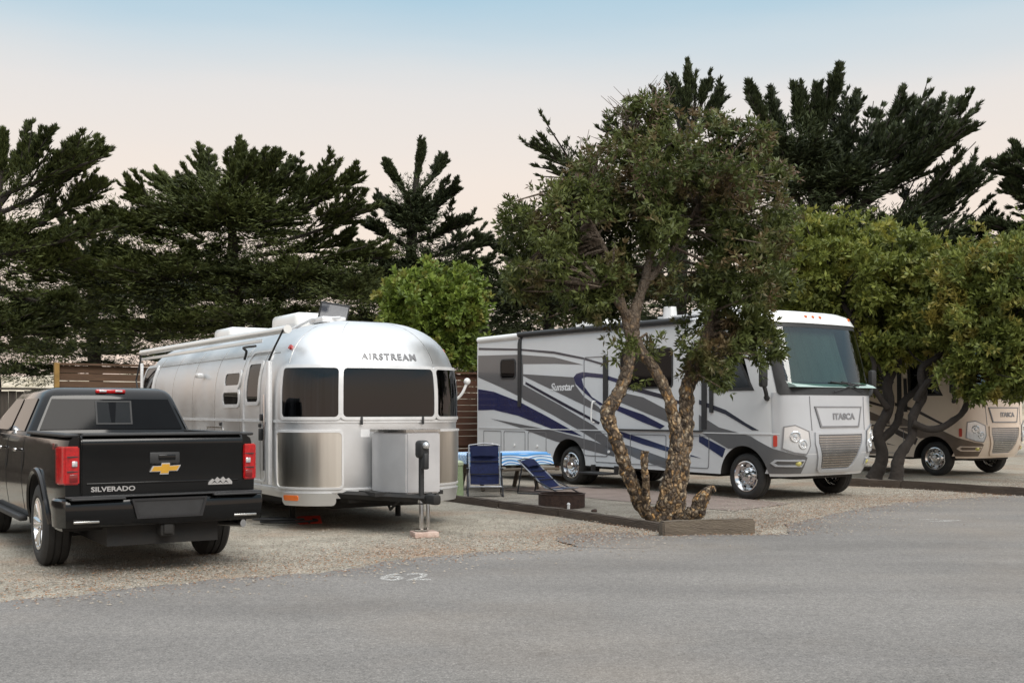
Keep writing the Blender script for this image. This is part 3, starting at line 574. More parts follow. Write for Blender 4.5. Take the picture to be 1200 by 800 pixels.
# ------------------------------------------------------------ travel trailer
def trailer():
    T = thing('travel_trailer', 'polished aluminium rounded travel trailer parked beside the black pickup', 'trailer', (-1.6, 14.7, 0), R(31.5))
    W, Zs, Zt, LEN = 1.27, 1.62, 2.76, 8.25
    def prof(z):
        if z <= Zs: return .03 * max(0, (.8 - z) / .4) ** 2
        q = min(1, (z - Zs) / (Zt - Zs)); return 1 - (1 - q ** 2.75) ** (1 / 2.75)
    def zf(x, y, S, z):
        g = prof(z); return (x * (1 - g), y + 1.15 * g * S, z)
    P = Plan(W, .80, .85, 2.7, zf); F = P.F
    zs = [.42, .5, .65, .85, 1.1, 1.4, 1.62, 1.8] + [Zs + (Zt - Zs) * q for q in (.25, .35, .45, .55, .63, .7, .76, .82, .87, .91, .945, .97, .985, .995, 1.)]
    usF = list(np.linspace(.8, .8 - P.L, 81))
    bm = NB(); G = []
    for z in zs:
        front = [Vector(P(u, z)) for u in usF]; yc = LEN / 2
        back = [Vector((-p.x, LEN - p.y, p.z)) for p in front]; row = front
        # straight side subdivided
        a, b_ = front[-1], back[0]; m1 = [a.lerp(b_, k / 20) for k in range(1, 20)]
        a2, b2 = back[-1], front[0]; m2 = [a2.lerp(b2, k / 20) for k in range(1, 20)]
        G.append([bm.verts.new(p) for p in front + m1 + back + m2])
    n = len(G[0])
    for a, b in zip(G, G[1:]):
        for i in range(n): bm.faces.new((a[i], a[(i + 1) % n], b[(i + 1) % n], b[i]))
    bm.faces.new(G[0][::-1])
    bmesh.ops.remove_doubles(bm, verts=bm.verts, dist=1e-4); bmesh.ops.recalc_face_normals(bm, faces=bm.faces)
    body = link('shell', bm, M['alu'], T, smooth=50)
    c = NB()
    for s in (-1, 1): prism(c, rrect(4.0, -.2, 5.9, .80, .3), s * 1.0, s * 1.5)
    boolean(body, c)
    def deco(nm, faces, w1, mat, w0=-.004, du=.09, dv=.15, par=T): return link(nm, slab(P, faces, w0, w1, du=du, dv=dv), mat, par)
    # panel seams
    seams = []
    for y in (1.35, 2.2, 3.4, 4.6, 5.8, 7.0): seams.append([(y, .5), (y + .012, .5), (y + .012, 2.45), (y, 2.45)])
    for f in (-1.45, -.72, .72, 1.45): seams.append([(F(f), 2.16), (F(f) + .010, 2.16), (F(f) + .010, 2.72), (F(f), 2.72)])
    for z in (2.3,): seams.append([(.9, z), (7.3, z), (7.3, z + .012), (.9, z + .012)])
    deco('seam_crease_line', seams, .003, M['steel'], du=.2, dv=.06, par=body)
    # belt rail and floor rail
    deco('belt_rail', [[(F(1.75), 1.385), (7.4, 1.385), (7.4, 1.42), (F(1.75), 1.42)]], .014, M['alu_trim'])
    deco('floor_rail', [[(F(1.75), .50), (7.4, .50), (7.4, .545), (F(1.75), .545)]], .03, M['alu_trim'])
    # front wrap windows
    fr = []
    for f0, f1 in ((-1.50, -.705), (-.655, .655), (.705, 1.50)):
        w = deco('window', [rrect(F(f1), 1.455, F(f0), 2.085, .05)], .006, M['blackback'], par=T)
        k = 0; x = f0 + .06
        while x < f1 - .08:
            ww = random.uniform(.03, .10)
            if not (f0 > -.7 and f0 < .6): deco('curtain', [[(F(x + ww), 1.47), (F(x), 1.47), (F(x + .01), 1.95), (F(x + ww * .6), 2.06)]], .010, M['curtain'] if k % 2 else M['darkglass'], w0=.005, par=w)  # curtain strips alternate with dark strips painted for the shaded gaps
            x += ww + random.uniform(.02, .08); k += 1
        deco('pane', [rrect(F(f1), 1.455, F(f0), 2.085, .05)], .022, M['tint'], w0=.018, par=w)
        o, i = rrect(F(f1 + .035), 1.42, F(f0 - .035), 2.12, .07), rrect(F(f1 - .005), 1.46, F(f0 + .005), 2.08, .05)
        deco('frame', ringfaces(o, i), .030, M['alu_trim'], par=w)
    for f in (-.42, .46):
        q = P(F(f), 1.42); b = NB(); box(b, (q[0], q[1] - .035, 1.41), (.03, .03, .10), .008); link('window_latch', b, M['trim'], T)
    # stone guards over the lower corners
    for s in (-1, 1):
        a, b_ = sorted((F(s * 1.60), F(s * .66))); g = deco('stone_guard', [rrect(a, .56, b_, 1.27, .05)], .035, M['stainless'], du=.05, dv=0)
        deco('guard_rim', ringfaces(rrect(a - .015, .545, b_ + .015, 1.29, .06), rrect(a + .01, .57, b_ - .01, 1.262, .05)), .045, M['alu_trim'], par=g, du=.06)
        a, b_ = sorted((F(s * 1.50), F(s * .75))); o = deco('bumper_corner', [rrect(a, .34, b_, .50, .06)], .05, M['alu'], du=.05, dv=0, w0=-.02)
    deco('marker_reflector', [rrect(F(-1.22), .405, F(-1.45), .47, .02)], .060, M['amber'], w0=.04)
    for f in (-1.55, 1.55): deco('clearance_lamp', [rrect(F(f) - .035, 2.33, F(f) + .035, 2.38, .02)], .03, M['red'])
    deco('lettering_panel', [[(F(-.3), 1.20), (F(-.42), 1.20), (F(-.42), 1.30), (F(-.3), 1.30)]], .004, M['letter_light'])
    link('lettering', slab(P, None, 0., .010, du=.07, bm0=textbm('AIRSTREAM', .115, F(.02), 2.235, 1.22, .0035, True, 0., 1.22)), M['letter_dark'], T)
    # side windows, door
    def win(y0, y1, z0, z1, nm='window'):
        w = deco(nm, [rrect(y0, z0, y1, z1, .06)], .008, M['darkglass'], du=0); deco('frame', ringfaces(rrect(y0 - .05, z0 - .05, y1 + .05, z1 + .05, .10), rrect(y0, z0, y1, z1, .06)), .018, M['alu_trim'], par=w, du=0)
    win(2.26, 2.92, 1.90, 2.07); win(2.26, 2.96, 1.63, 1.80)
    dr = deco('door', ringfaces(rrect(1.12, .58, 2.06, 2.36, .16, 6), rrect(1.15, .61, 2.03, 2.33, .14, 6)), .014, M['alu_trim'], dv=.2)
    w = deco('door_window', [rrect(1.42, 1.66, 1.90, 2.17, .05)], .010, M['darkglass'], du=0, par=dr); deco('frame', ringfaces(rrect(1.37, 1.61, 1.95, 2.22, .08), rrect(1.42, 1.66, 1.90, 2.17, .05)), .02, M['alu_trim'], par=w, du=0)
    b = NB(); box(b, (-W - .03, 1.25, 1.22), (.05, .06, .16), .01); box(b, (-W - .025, 1.24, 1.45), (.03, .09, .09), .01); link('handle', b, M['trim'], dr)
    b = NB(); tube(b, smoothpath([(-W - .01, 1.98, 2.25), (-W - .01, 1.9, 2.36), (-W - .10, 1.75, 2.40), (-W - .10, 1.25, 2.40)], 4), .018, 6); link('rain_visor', b, M['trim'], T)
    b = NB(); tube(b, [(-W - .05, 1.06, .75), (-W - .05, 1.06, 1.75)], .016, 8); link('assist_bar', b, M['chrome'], T)
    win(7.2, 7.9, 1.85, 2.30); deco('locker_door', ringfaces(rrect(3.0, .7, 3.8, 1.3, .05), rrect(3.015, .715, 3.785, 1.285, .045)), .008, M['steel'], du=0)
    for y, z in ((4.1, 2.08),):
        b = NB(); box(b, (-W - .035, y, z), (.10, .16, .07), .02); link('porch_lamp', b, M['alu_trim'], T)
    for y, z in ((3.1, 1.34), (1.35, 1.34), (2.5, .75)):
        b = NB(); box(b, (-W - .012, y, z), (.02, .07, .05), .006); link('socket', b, M['trim'], T)
    # awning along the kerb side with its arms
    aw = NB(); xa = -W - .02
    cyl(aw, (xa + .03, .35, 2.575), (xa + .03, 7.95, 2.60), .05, seg=16); cyl(aw, (xa + .03, .33, 2.575), (xa + .03, .36, 2.575), .055, seg=16); box(aw, (xa + .02, 4.6, 2.475), (.03, 6.6, .05), .008); aw_o = link('awning', aw, M['white'], T)
    b = NB(); box(b, (-W - .05, .86, 1.38), (.06, .10, 1.62), .015); box(b, (-W - .04, 7.75, 1.5), (.05, .07, 1.8), .015); link('arm', b, M['alu_trim'], aw_o)
    b = NB(); tube(b, [(xa - .02, .35, 2.57), (xa - .05, .60, 2.35), (-W - .05, .86, 2.20)], .014, 6); link('arm_brace', b, M['trim'], aw_o); b = NB(); tube(b, [(xa + .03, 7.95, 2.6), (-W - .06, 8.1, 2.1), (-W - .04, 7.75, 1.4)], .016, 6); link('arm_brace', b, M['trim'], aw_o)
    # roof gear
    for y, l, w, z in ((2.6, 1.05, .8, 2.74), (5.6, .9, .8, 2.72)):
        b = NB(); box(b, (-.1, y, z + .10), (w, l, .24), .08, seg=3); link('air_conditioner', b, M['white'], T)
    b = NB(); box(b, (-.35, 1.25, 2.78), (.35, .5, .08), .02); tube(b, [(-.75, 1.9, 2.62), (-.55, 1.3, 2.80), (-.3, .9, 2.80)], .02, 6); link('roof_vent', b, M['alu_trim'], T)
    sp = thing_part = link('solar_panel', box(NB(), (0, 0, 0), (.42, .03, .30), .006), M['trim'], T); sp.location = (-.05, 1.75, 2.93); sp.rotation_euler = (R(24), R(8), R(-12))
    link('cells', box(NB(), (0, -.018, 0), (.38, .006, .26)), M['solar'], sp)
    b = NB(); tube(b, smoothpath([(W - .02, .75, 1.6), (W + .12, .6, 1.75), (W + .2, .55, 1.93)], 4), .02, 8); bmesh.ops.create_uvsphere(b, u_segments=12, v_segments=8, radius=.05, matrix=Matrix.Translation((W + .2, .55, 1.95))); link('side_lamp', b, M['white'], T)
    # propane cover
    def cover(k, y0): return [(.06 + a * k, y) for a, y in ((-.40, y0), (-.40, -.52), (-.22, -.84), (.24, -.84), (.40, -.52), (.40, y0))]
    b = NB(); prism(b, cover(1, -.20), .51, 1.27, 'z'); bmesh.ops.bevel(b, geom=[e for e in b.edges], offset=.018, segments=2, affect='EDGES'); pc = link('propane_cover', b, pmat('satin_aluminium', (.62, .62, .63), .38, .55, nscale=2), T)
    b = NB(); prism(b, cover(1.04, -.18), 1.273, 1.305, 'z'); link('lid', b, M['steel'], pc)
    # A-frame, coupler, tongue jack
    b = NB()
    for s in (-1, 1):
        tube(b, [(s * .85, .4, .47), (s * .60, -.05, .47), (s * .04 - .02, -1.16, .47)], .05, 4)
    box(b, (-.02, -1.26, .47), (.11, .26, .12), .03); box(b, (0, -.35, .50), (.95, .5, .05)); box(b, (-.3, .2, .40), (.5, .3, .1), .02); box(b, (.1, -.45, .41), (.35, .25, .12), .02)
    tube(b, [(-.2, -.7, .42), (-.22, -.5, .30), (-.1, -.2, .32)], .018, 6)
    link('hitch_frame', b, M['under'], T)
    b = NB(); cyl(b, (-.08, -1.08, .40), (-.08, -1.08, 1.02), .034, seg=16); box(b, (-.08, -1.10, 1.07), (.13, .18, .22), .045, seg=3); box(b, (-.08, -1.18, .93), (.07, .1, .2), .02); jk = link('jack', b, M['trim'], T)
    b = NB(); cyl(b, (-.08, -1.08, .07), (-.08, -1.08, .42), .028, seg=16); cyl(b, (-.08, -1.08, .08), (-.08, -1.08, .10), .09, seg=20); cyl(b, (.02, -1.06, .09), (.02, -1.06, .42), .022, seg=12); cyl(b, (-.08, -1.08, .42), (-.08, -1.08, .47), .05, seg=16); link('jack_leg', b, M['chrome'], jk)
    b = NB(); bmesh.ops.create_uvsphere(b, u_segments=12, v_segments=8, radius=.045, matrix=Matrix.Translation((-.08, -1.205, 1.12))); link('jack_lamp', b, M['clear'], jk)
    # underframe and wheels
    b = NB(); box(b, (0, 4.2, .38), (2.2, 6.6, .10)); box(b, (0, 1.6, .30), (1.6, .1, .12)); box(b, (0, 2.9, .27), (1.5, 1.8, .14), .03); box(b, (0, 6.6, .27), (1.5, 1.6, .14), .03); box(b, (0, .75, .31), (1.2, .5, .12), .03);  # low tank boxes added to block light passing under the trailer
    for s in (-1, 1): cyl(b, (s * .8, 1.4, .02), (s * .8, 1.4, .36), .04); 
    for y in (4.45, 5.4): cyl(b, (-1.1, y, .36), (1.1, y, .36), .05)
    link('underframe', b, M['under'], T)
    for y in (4.48, 5.42):
        for s in (-1, 1): wheel(T, s * 1.11, y, .36, .22, s, 'rv', .2)
    return T
trailer()
def at_trailer(x, y): 
    a = R(31.5); return (-1.6 + math.cos(a) * x - math.sin(a) * y, 14.7 + math.sin(a) * x + math.cos(a) * y)
x, y = at_trailer(-.04, -1.08)
b = NB(); box(b, (0, 0, .036), (.30, .26, .068), .006); o = link('wood_block', b, M['block']); o.location = (x, y, .001); o.rotation_euler.z = R(20); prop(o, 'pale pinkish wooden block under the foot of the trailer tongue jack', 'block')

# ------------------------------------------------------------ pickup
def pickup():
    T = thing('pickup_truck', 'shiny black four-door pickup seen from behind at the left edge', 'pickup', (-3.95, 11.75, 0), R(32.5))
    def hw(z):   # half width by height
        return float(np.interp(z, [.42, .55, .75, .95, 1.08, 1.2, 1.27, 1.30], [.93, .965, .985, .99, .985, .965, .945, .90]))
    def tail(y):  # narrow the rear and the nose in plan
        return 1 - .05 * max(0, (-.95 - y) / .25) ** 2 - .10 * max(0, (y - 4.1) / .6) ** 2
    bm = NB(); ys = [-1.20, -1.17, -1.1, -.9, -.5, 0, .5, .84, .86, 1.5, 2.2, 2.9, 3.3, 3.6, 4.1, 4.4, 4.6, 4.68]; zz = [.42, .5, .62, .75, .88, .98, 1.04, 1.10, 1.17, 1.23, 1.27, 1.30]; G = []
    for y in ys:
        top = 1.0 if y < 3.2 else 1 - .07 * (y - 3.2); row = []
        for z in zz: row.append(bm.verts.new((-hw(z) * tail(y) + (.012 if .9 < z < 1.12 and .2 > abs(z - 1.0) else 0), y, z * top)))
        for z in zz[::-1]: row.append(bm.verts.new((hw(z) * tail(y), y, z * top)))
        G.append(row)
    n = len(G[0])
    for a, b in zip(G, G[1:]):
        for i in range(n): bm.faces.new((a[i], a[(i + 1) % n], b[(i + 1) % n], b[i]))
    bm.faces.new(G[0]); bm.faces.new(G[-1][::-1]); bmesh.ops.recalc_face_normals(bm, faces=bm.faces)
    body = link('body', bm, M['black_paint'], T)
    c = NB()
    for y in (0, 3.65):
        for s in (-1, 1): cyl(c, (s * .62, y, .42), (s * 1.3, y, .42), .50, seg=48)
    boolean(body, c)
    c = NB(); box(c, (0, -.20, 1.1), (1.62, 1.84, .75)); boolean(body, c)
    c = NB(); box(c, (0, -1.25, .44), (2.2, .5, .30)); boolean(body, c)
    # flared wheel-arch lips
    for y in (0, 3.65):
        for s in (-1, 1):
            b = NB(); pts = [(s * (hw(.42 + .53 * math.sin(R(a))) + .004), y + .53 * math.cos(R(a)), .42 + .53 * math.sin(R(a))) for a in range(-4, 185, 9)]; tube(b, pts, .030, 6); link('wheel_arch', b, M['black_paint'], T)
    # bed rail caps
    b = NB()
    for s in (-1, 1): box(b, (s * .875, -.17, 1.312), (.14, 2.0, .03), .012)
    link('bed_rail', b, M['trim'], T)
    # tonneau-high tailgate
    b = NB(); prism(b, [(-1.235, .76), (-1.24, .90), (-1.225, 1.14), (-1.255, 1.20), (-1.262, 1.245), (-1.235, 1.30), (-1.20, 1.325), (-1.13, 1.325), (-1.13, .76)], -.80, .80)
    bmesh.ops.bevel(b, geom=[e for e in b.edges if abs(e.verts[0].co.x - e.verts[1].co.x) < 1e-4], offset=.012, segments=2, affect='EDGES'); tg = link('tailgate', b, M['black_paint'], T)
    b = NB(); box(b, (0, -1.255, 1.318), (1.58, .035, .022), .008); box(b, (0, -1.19, 1.330), (1.56, .10, .012), .005); link('tailgate_cap', b, M['trim'], tg)
    b = NB(); box(b, (0, -1.232, 1.095), (.30, .03, .11), .012); link('handle_bezel', b, M['trim'], tg)
    b = NB(); box(b, (.02, -1.247, 1.10), (.17, .02, .05), .008); link('handle', b, M['black_paint'], tg)
    b = NB(); box(b, (0, -1.238, .865), (1.50, .012, .02), .005); link('crease', b, M['black_paint'], tg)
    # emblem
    def xz(poly, y0, y1): return prism(NB(), poly, y0, y1, 'y')
    sh = .035
    def bow(k): return [(-.155 * k, -.030 * k), (-.125 * k, .024 * k), (-.042 * k, .024 * k), (-.036 * k, .052 * k), (.045 * k, .052 * k), (.045 * k, .024 * k), (.155 * k, .030 * k), (.120 * k, -.026 * k), (.035 * k, -.026 * k), (.030 * k, -.056 * k), (-.055 * k, -.056 * k), (-.048 * k, -.030 * k)]
    zc = .995
    link('emblem', xz([(a, b_ + zc) for a, b_ in bow(1.)], -1.262, -1.225), M['letter'], tg); link('emblem_centre', xz([(a * .90, b_ * .80 + zc) for a, b_ in bow(1.)], -1.268, -1.23), M['gold'], tg)
    def flat(s, size, x, z, y, mat, sx=1., bold=.0015, nm='lettering', th=.01):
        b = textbm(s, size, 0, 0, sx, bold); top = bmesh.ops.extrude_face_region(b, geom=list(b.faces))
        for v in top['geom']:
            if isinstance(v, bmesh.types.BMVert): v.co.z = 1
        for v in b.verts: v.co = (x + v.co.x, y + (0 if v.co.z < .5 else -th), z + v.co.y)
        bmesh.ops.recalc_face_normals(b, faces=b.faces); return link(nm, b, mat, tg)
    flat('SILVERADO', .062, -.50, .815, -1.236, M['letter'], 1.32)
    mts = [(-.125, -.03), (-.12, -.005), (-.08, .028), (-.06, .012), (-.03, .042), (0, .018), (.03, .045), (.06, .015), (.09, .030), (.125, -.005), (.125, -.03)]
    link('badge', xz([(a + .56, b_ + .855) for a, b_ in mts], -1.256, -1.23), M['letter'], tg)
    b = NB()
    for k in range(3): prism(b, [(.47 + .06 * k, .835), (.50 + .06 * k, .865), (.53 + .06 * k, .835), (.50 + .06 * k, .85)], -1.259, -1.25, 'y')
    link('badge_relief', b, M['trim'], tg)
    # tail lights
    for s in (-1, 1):
        b = NB(); pts = [(s * .815, -1.245), (s * .95, -1.215), (s * .992, -1.12), (s * .995, -1.02), (s * .90, -1.02), (s * .815, -1.1)]
        prism(b, pts, .865, 1.215, 'z'); bmesh.ops.bevel(b, geom=list(b.edges), offset=.012, segments=2, affect='EDGES'); tl = link('taillight', b, M['red'], T)
        b = NB(); box(b, (s * .86, -1.243, 1.055), (.05, .02, .05), .006); link('reverse_lamp', b, M['clear'], tl)
        b = NB(); box(b, (s * .868, -1.240, .925), (.075, .012, .07), .006); link('lens_inner', b, M['lens_dark'], tl)
        b = NB()
        for z in (.985, 1.12): box(b, (s * .875, -1.236, z), (.105, .012, .010), .003)
        link('lens_line', b, M['trim'], tl)
    # bumper
    b = NB(); path = []
    prof = [(-.03, .74), (-.12, .72), (-.15, .66), (-.13, .56), (-.10, .48), (0, .47), (.06, .5), (.06, .74)]
    xs = [(-1.0, -1.02), (-1.0, -1.10), (-.985, -1.19), (-.93, -1.245), (-.8, -1.27), (-.45, -1.29), (-.30, -1.29), (.30, -1.29), (.45, -1.29), (.8, -1.27), (.93, -1.245), (.985, -1.19), (1.0, -1.10), (1.0, -1.02)]
    G = []
    for i, (x, y) in enumerate(xs):
        sx = 0 if abs(x) < .9 else (x / abs(x)); row = []
        for a, z in prof:
            if abs(x) >= .98: px, py = x - sx * (-a) * -.25, y - .0
            else: px, py = x, y + a * .8
            row.append(b.verts.new((x + (sx * (-a) * .25 if abs(x) > .9 else 0), y + a * (.8 if abs(x) < .95 else .15), z)))
        G.append(row)
    for a, c_ in zip(G, G[1:]):
        for i in range(len(prof)): b.faces.new((a[i], a[(i + 1) % len(prof)], c_[(i + 1) % len(prof)], c_[i]))
    b.faces.new(G[0]); b.faces.new(G[-1][::-1]); bmesh.ops.recalc_face_normals(b, faces=b.faces)
    bp = link('bumper', b, M['black_paint'], T)
    b = NB(); prism(b, [(-.36, .72), (.36, .72), (.31, .555), (-.31, .555)], -1.43, -1.36, 'y'); link('plate_recess', b, M['trim'], bp)
    b = NB(); fo, fi = [(-.37, .73), (.37, .73), (.32, .545), (-.32, .545)], [(-.34, .71), (.34, .71), (.295, .565), (-.295, .565)]
    for f in ringfaces(fo, fi): prism(b, f, -1.440, -1.40, 'y')
    link('plate_frame', b, pmat('dark_chrome', (.04, .04, .042), .3, .5), bp)
    b = NB(); box(b, (-.68, -1.395, .742), (.5, .14, .02), .008); box(b, (.68, -1.395, .742), (.5, .14, .02), .008); box(b, (0, -1.33, .755), (1.9, .16, .015), .005); link('step_pad', b, M['trim'], bp)
    b = NB()
    for s in (-1, 1): box(b, (s * .78, -1.372, .53), (.24, .03, .024), .008)
    link('bumper_trim', b, M['steel'], bp)
    b = NB(); box(b, (0, -.9, .42), (.14, .9, .12), .02); box(b, (0, -1.30, .43), (.09, .16, .09), .01); box(b, (0, 1.6, .38), (1.1, 5.6, .20)); box(b, (-.35, 1.1, .30), (.5, 1.0, .18), .04); box(b, (0, -.75, .40), (.8, .45, .2), .06); cyl(b, (-.8, 0, .42), (.8, 0, .42), .06); bmesh.ops.create_uvsphere(b, u_segments=16, v_segments=10, radius=.17, matrix=Matrix.Translation((0, 0, .42))); cyl(b, (-.8, 3.65, .42), (.8, 3.65, .42), .06); link('chassis', b, M['under'], T)  # wide low box added to keep the ground dark beneath the truck
    b = NB(); tube(b, smoothpath([(.45, -.5, .42), (.62, -.9, .43), (.78, -1.32, .44)], 4), .038, 12); link('exhaust_pipe', b, M['chrome'], T)
    # cab greenhouse
    def sec(z): t = (z - 1.28) / .50; return dict(w=.93 - .23 * t, yb=.88 + .14 * t, yf=3.72 - 1.15 * t)
    bm = NB(); G = []
    for z, k in ((1.25, 0), (1.40, 0), (1.55, 0), (1.68, 0), (1.735, .012), (1.77, .045), (1.79, .10), (1.80, .18)):
        s = sec(min(z, 1.76)); w, yb, yf = s['w'] - k, s['yb'] + k, s['yf'] - k * 1.3; r = .09
        row = [bm.verts.new((x_, y_, z)) for x_, y_ in [(-w, yf - r), (-w, (yb * 2 + yf) / 3), (-w, yb + r), (-w + r * .3, yb + r * .3), (-w + r, yb), (0, yb - .02), (w - r, yb), (w - r * .3, yb + r * .3), (w, yb + r), (w, yf - r), (w - r * .3, yf - r * .3), (w - r, yf), (0, yf + .06), (-w + r, yf), (-w + r * .3, yf - r * .3)]]
        G.append(row)
    for a, b in zip(G, G[1:]):
        for i in range(len(a)): bm.faces.new((a[i], a[(i + 1) % len(a)], b[(i + 1) % len(a)], b[i]))
    bm.faces.new(G[0]); bm.faces.new(G[-1][::-1]); bmesh.ops.recalc_face_normals(bm, faces=bm.faces); cab = link('cab', bm, M['black_paint'], T, smooth=40)
    def rear(u, v):   # v=z, u=x
        s = sec(v); e = min(1, abs(u) / max(.1, s['w'] - .09)); return (u, s['yb'] - .02 * (1 - e), v)
    def wbm(u0b, u1b, u0t, u1t, z0, z1): return [(u0b, z0), (u1b, z0), (u1t, z1), (u0t, z1)]
    rw = wbm(-.80, .80, -.655, .655, 1.335, 1.665)
    rg = link('rear_window', slab(lambda u, v: rear(u, v), [rw], -.002, .014, du=.2, dv=.1, sg=1), M['darkglass'], T)
    fi = wbm(-.17, .20, -.17, .20, 1.40, 1.63); fo = wbm(-.19, .22, -.19, .22, 1.385, 1.645)
    link('slider_frame', slab(rear, ringfaces(fo, fi), .01, .022, du=0, dv=0, sg=1), M['trim'], rg)
    link('slider_pane', slab(rear, [wbm(-.17, .20, -.17, .20, 1.40, 1.63)], .008, .018, du=0, dv=0, sg=1), pmat('slider_glass', (.014, .015, .016), .10, spec=.22), rg)
    b = NB(); box(b, (0, 1.03, 1.755), (.34, .09, .045), .015); bl = link('brake_light', b, M['red'], T)
    
    for sx in (-.09, .09): b = NB(); box(b, (sx, .985, 1.757), (.08, .01, .022), .003); link('lamp', b, M['clear'], bl)
    # side glass
    for s in (-1, 1):
        def side(u, v, s=s): q = sec(v); return (s * q['w'], u, v)
        for a in ((1.10, 1.18, 1.95, 1.95), (2.08, 2.08, 3.30, 2.62)):
            f = [(a[0], 1.32), (a[2], 1.32), (a[3], 1.67), (a[1], 1.67)]; f = f if s < 0 else f[::-1]
            b = slab(side, [f], -.002, .01, du=0, dv=0, sg=s)
            bmesh.ops.translate(b, vec=(s * .006, 0, 0), verts=b.verts); link('side_window', b, M['darkglass'], T)
        for y in (1.98, .90, 3.22):
            b = NB(); tube(b, [(s * (hw(z) - .002), y, z) for z in (.50, .62, .75, .88, .98, 1.08, 1.2, 1.26)], .006, 4); link('door_gap', b, M['under'], T)
        for y in (1.25, 2.30):
            b = NB(); box(b, (s * 1.005, y, 1.12), (.035, .20, .035), .012); link('door_handle', b, M['chrome'], T)
        b = NB(); box(b, (s * 1.13, 3.05, 1.37), (.22, .12, .26), .05, seg=3); mr = link('mirror', b, M['chrome'], T); b = NB(); box(b, (s * 1.0, 3.1, 1.30), (.18, .06, .05), .01); link('arm', b, M['trim'], mr)
        b = NB(); box(b, (s * .97, 2.0, .40), (.10, 2.2, .06), .02); link('running_board', b, M['trim'], T)
    b = NB(); prism(b, [(-.95, 1.22), (-.83, 1.22), (-.83, 1.225), (-.84, 1.265), (-.94, 1.265)], -.99, -.985); 
    b.free(); 
    z = textbm('Z71', .07, 0, 0, 1.1, .004)
    for v in z.verts: v.co = (-.972, -.83 - v.co.x, 1.205 + v.co.y)
    link('lettering', z, M['red'], T, smooth=0)
    b = NB(); prism(b, [(-.6, 1.75), (.6, 1.75), (.75, 1.40), (-.75, 1.40)], 3.3, 3.3 + .001, 'y'); b.free()
    b = NB(); box(b, (0, 4.70, .80), (1.5, .08, .45), .03); link('grille', b, M['chrome'], T); b = NB(); box(b, (0, 4.75, .52), (1.9, .2, .22), .05); link('front_bumper', b, M['chrome'], T)
    for s in (-1, 1): b = NB(); box(b, (s * .78, 4.60, .92), (.32, .16, .22), .04); link('headlight', b, M['clear'], T)
    for y in (0, 3.65):
        for s in (-1, 1): wheel(T, s * .84, y, .415, .28, s, 'truck', .255)
    T.scale = (.95, .97, 1.0)
pickup()

# ------------------------------------------------------------ ground
def sheet(name, poly, z, mat, label=None, kind='structure'):
    b = NB(); vs = [b.verts.new((x, y, z)) for x, y in poly]; f = b.faces.new(vs); b.normal_update()
    if f.normal.z < 0: bmesh.ops.reverse_faces(b, faces=[f])
    bmesh.ops.triangulate(b, faces=b.faces[:]); o = link(name, b, mat, smooth=0); o['kind'] = kind
    if label: o['label'] = label
    return o
b = NB(); box(b, (0, 100, -.25), (600, 560, .5)); o = link('ground', b, M['gravel'], smooth=0); prop(o, 'pale grey gravel of the parking pitches with leaf litter', kind='structure')
edge = [(-16, -3), (-9, 4.6), (-6.4, 7.0), (-4.6, 8.75), (-4.08, 9.05), (-3.46, 9.53), (-2.74, 10.25), (-2.08, 10.56), (-1.65, 10.9), (-1.06, 11.71), (-.37, 12.2), (.38, 12.42), (.87, 12.9), (1.2, 14.0), (1.5, 14.25), (1.75, 13.85), (3.05, 13.95), (3.41, 14.0), (3.7, 15.2), (4.3, 16.0), (5.17, 17.3), (6.3, 18.6), (7.18, 19.3), (9.3, 20.5), (12.5, 23.6), (18, 30), (26, 40)]
path = []
random.seed(3)
for a, c in zip(edge, edge[1:]):
    L_ = math.dist(a, c); n = max(1, int(L_ / .05)) if L_ < 5 else int(L_ / .3)
    for k in range(n):
        t = k / n; px, py = a[0] + (c[0] - a[0]) * t, a[1] + (c[1] - a[1]) * t; w = .13 * noise.noise(Vector((px * 2.2, py * 2.2, 0))) + .06 * noise.noise(Vector((px * 9, py * 9, 3)))
        path.append((px - w * .5, py + w))
poly = path + [(60, 40), (60, -60), (-60, -60), (-60, -3)]
sheet('road', poly, .012, M['asphalt'], 'grey sun-bleached asphalt road across the foreground')
# site pad between the two rows of timbers
def pad(poly, nm, mat, z, lab): sheet(nm, poly, z, mat, lab)
pad([(-1.36, 19.75), (1.95, 15.1), (3.0, 14.1), (3.6, 15.2), (4.4, 17.2), (1.5, 21.5), (-1.9, 25.0), (-4.6, 23.5)], 'patio', M['pad'], .004, 'fine dirt patio in front of the motorhome')
pad([(2.2, 18.6), (3.4, 17.2), (4.6, 18.6), (3.2, 21.0), (.9, 23.2), (-.2, 21.9)], 'paving', pmat('reddish_paving', (.24, .19, .165), .9, col2=(.17, .13, .11), nscale=2.5, bump=.3), .010, 'worn reddish concrete slab beside the motorhome door')
pt = []
for k in range(40):
    a = 2 * math.pi * k / 40; r = 1 + .25 * noise.noise(Vector((math.cos(a) * 2, math.sin(a) * 2, 4))); pt.append((1.15 + .62 * r * math.cos(a), 13.35 + .85 * r * math.sin(a)))
sheet('road_patch', pt, .0145, M['asphalt'], 'lobe of asphalt reaching into the gravel beside the timber')
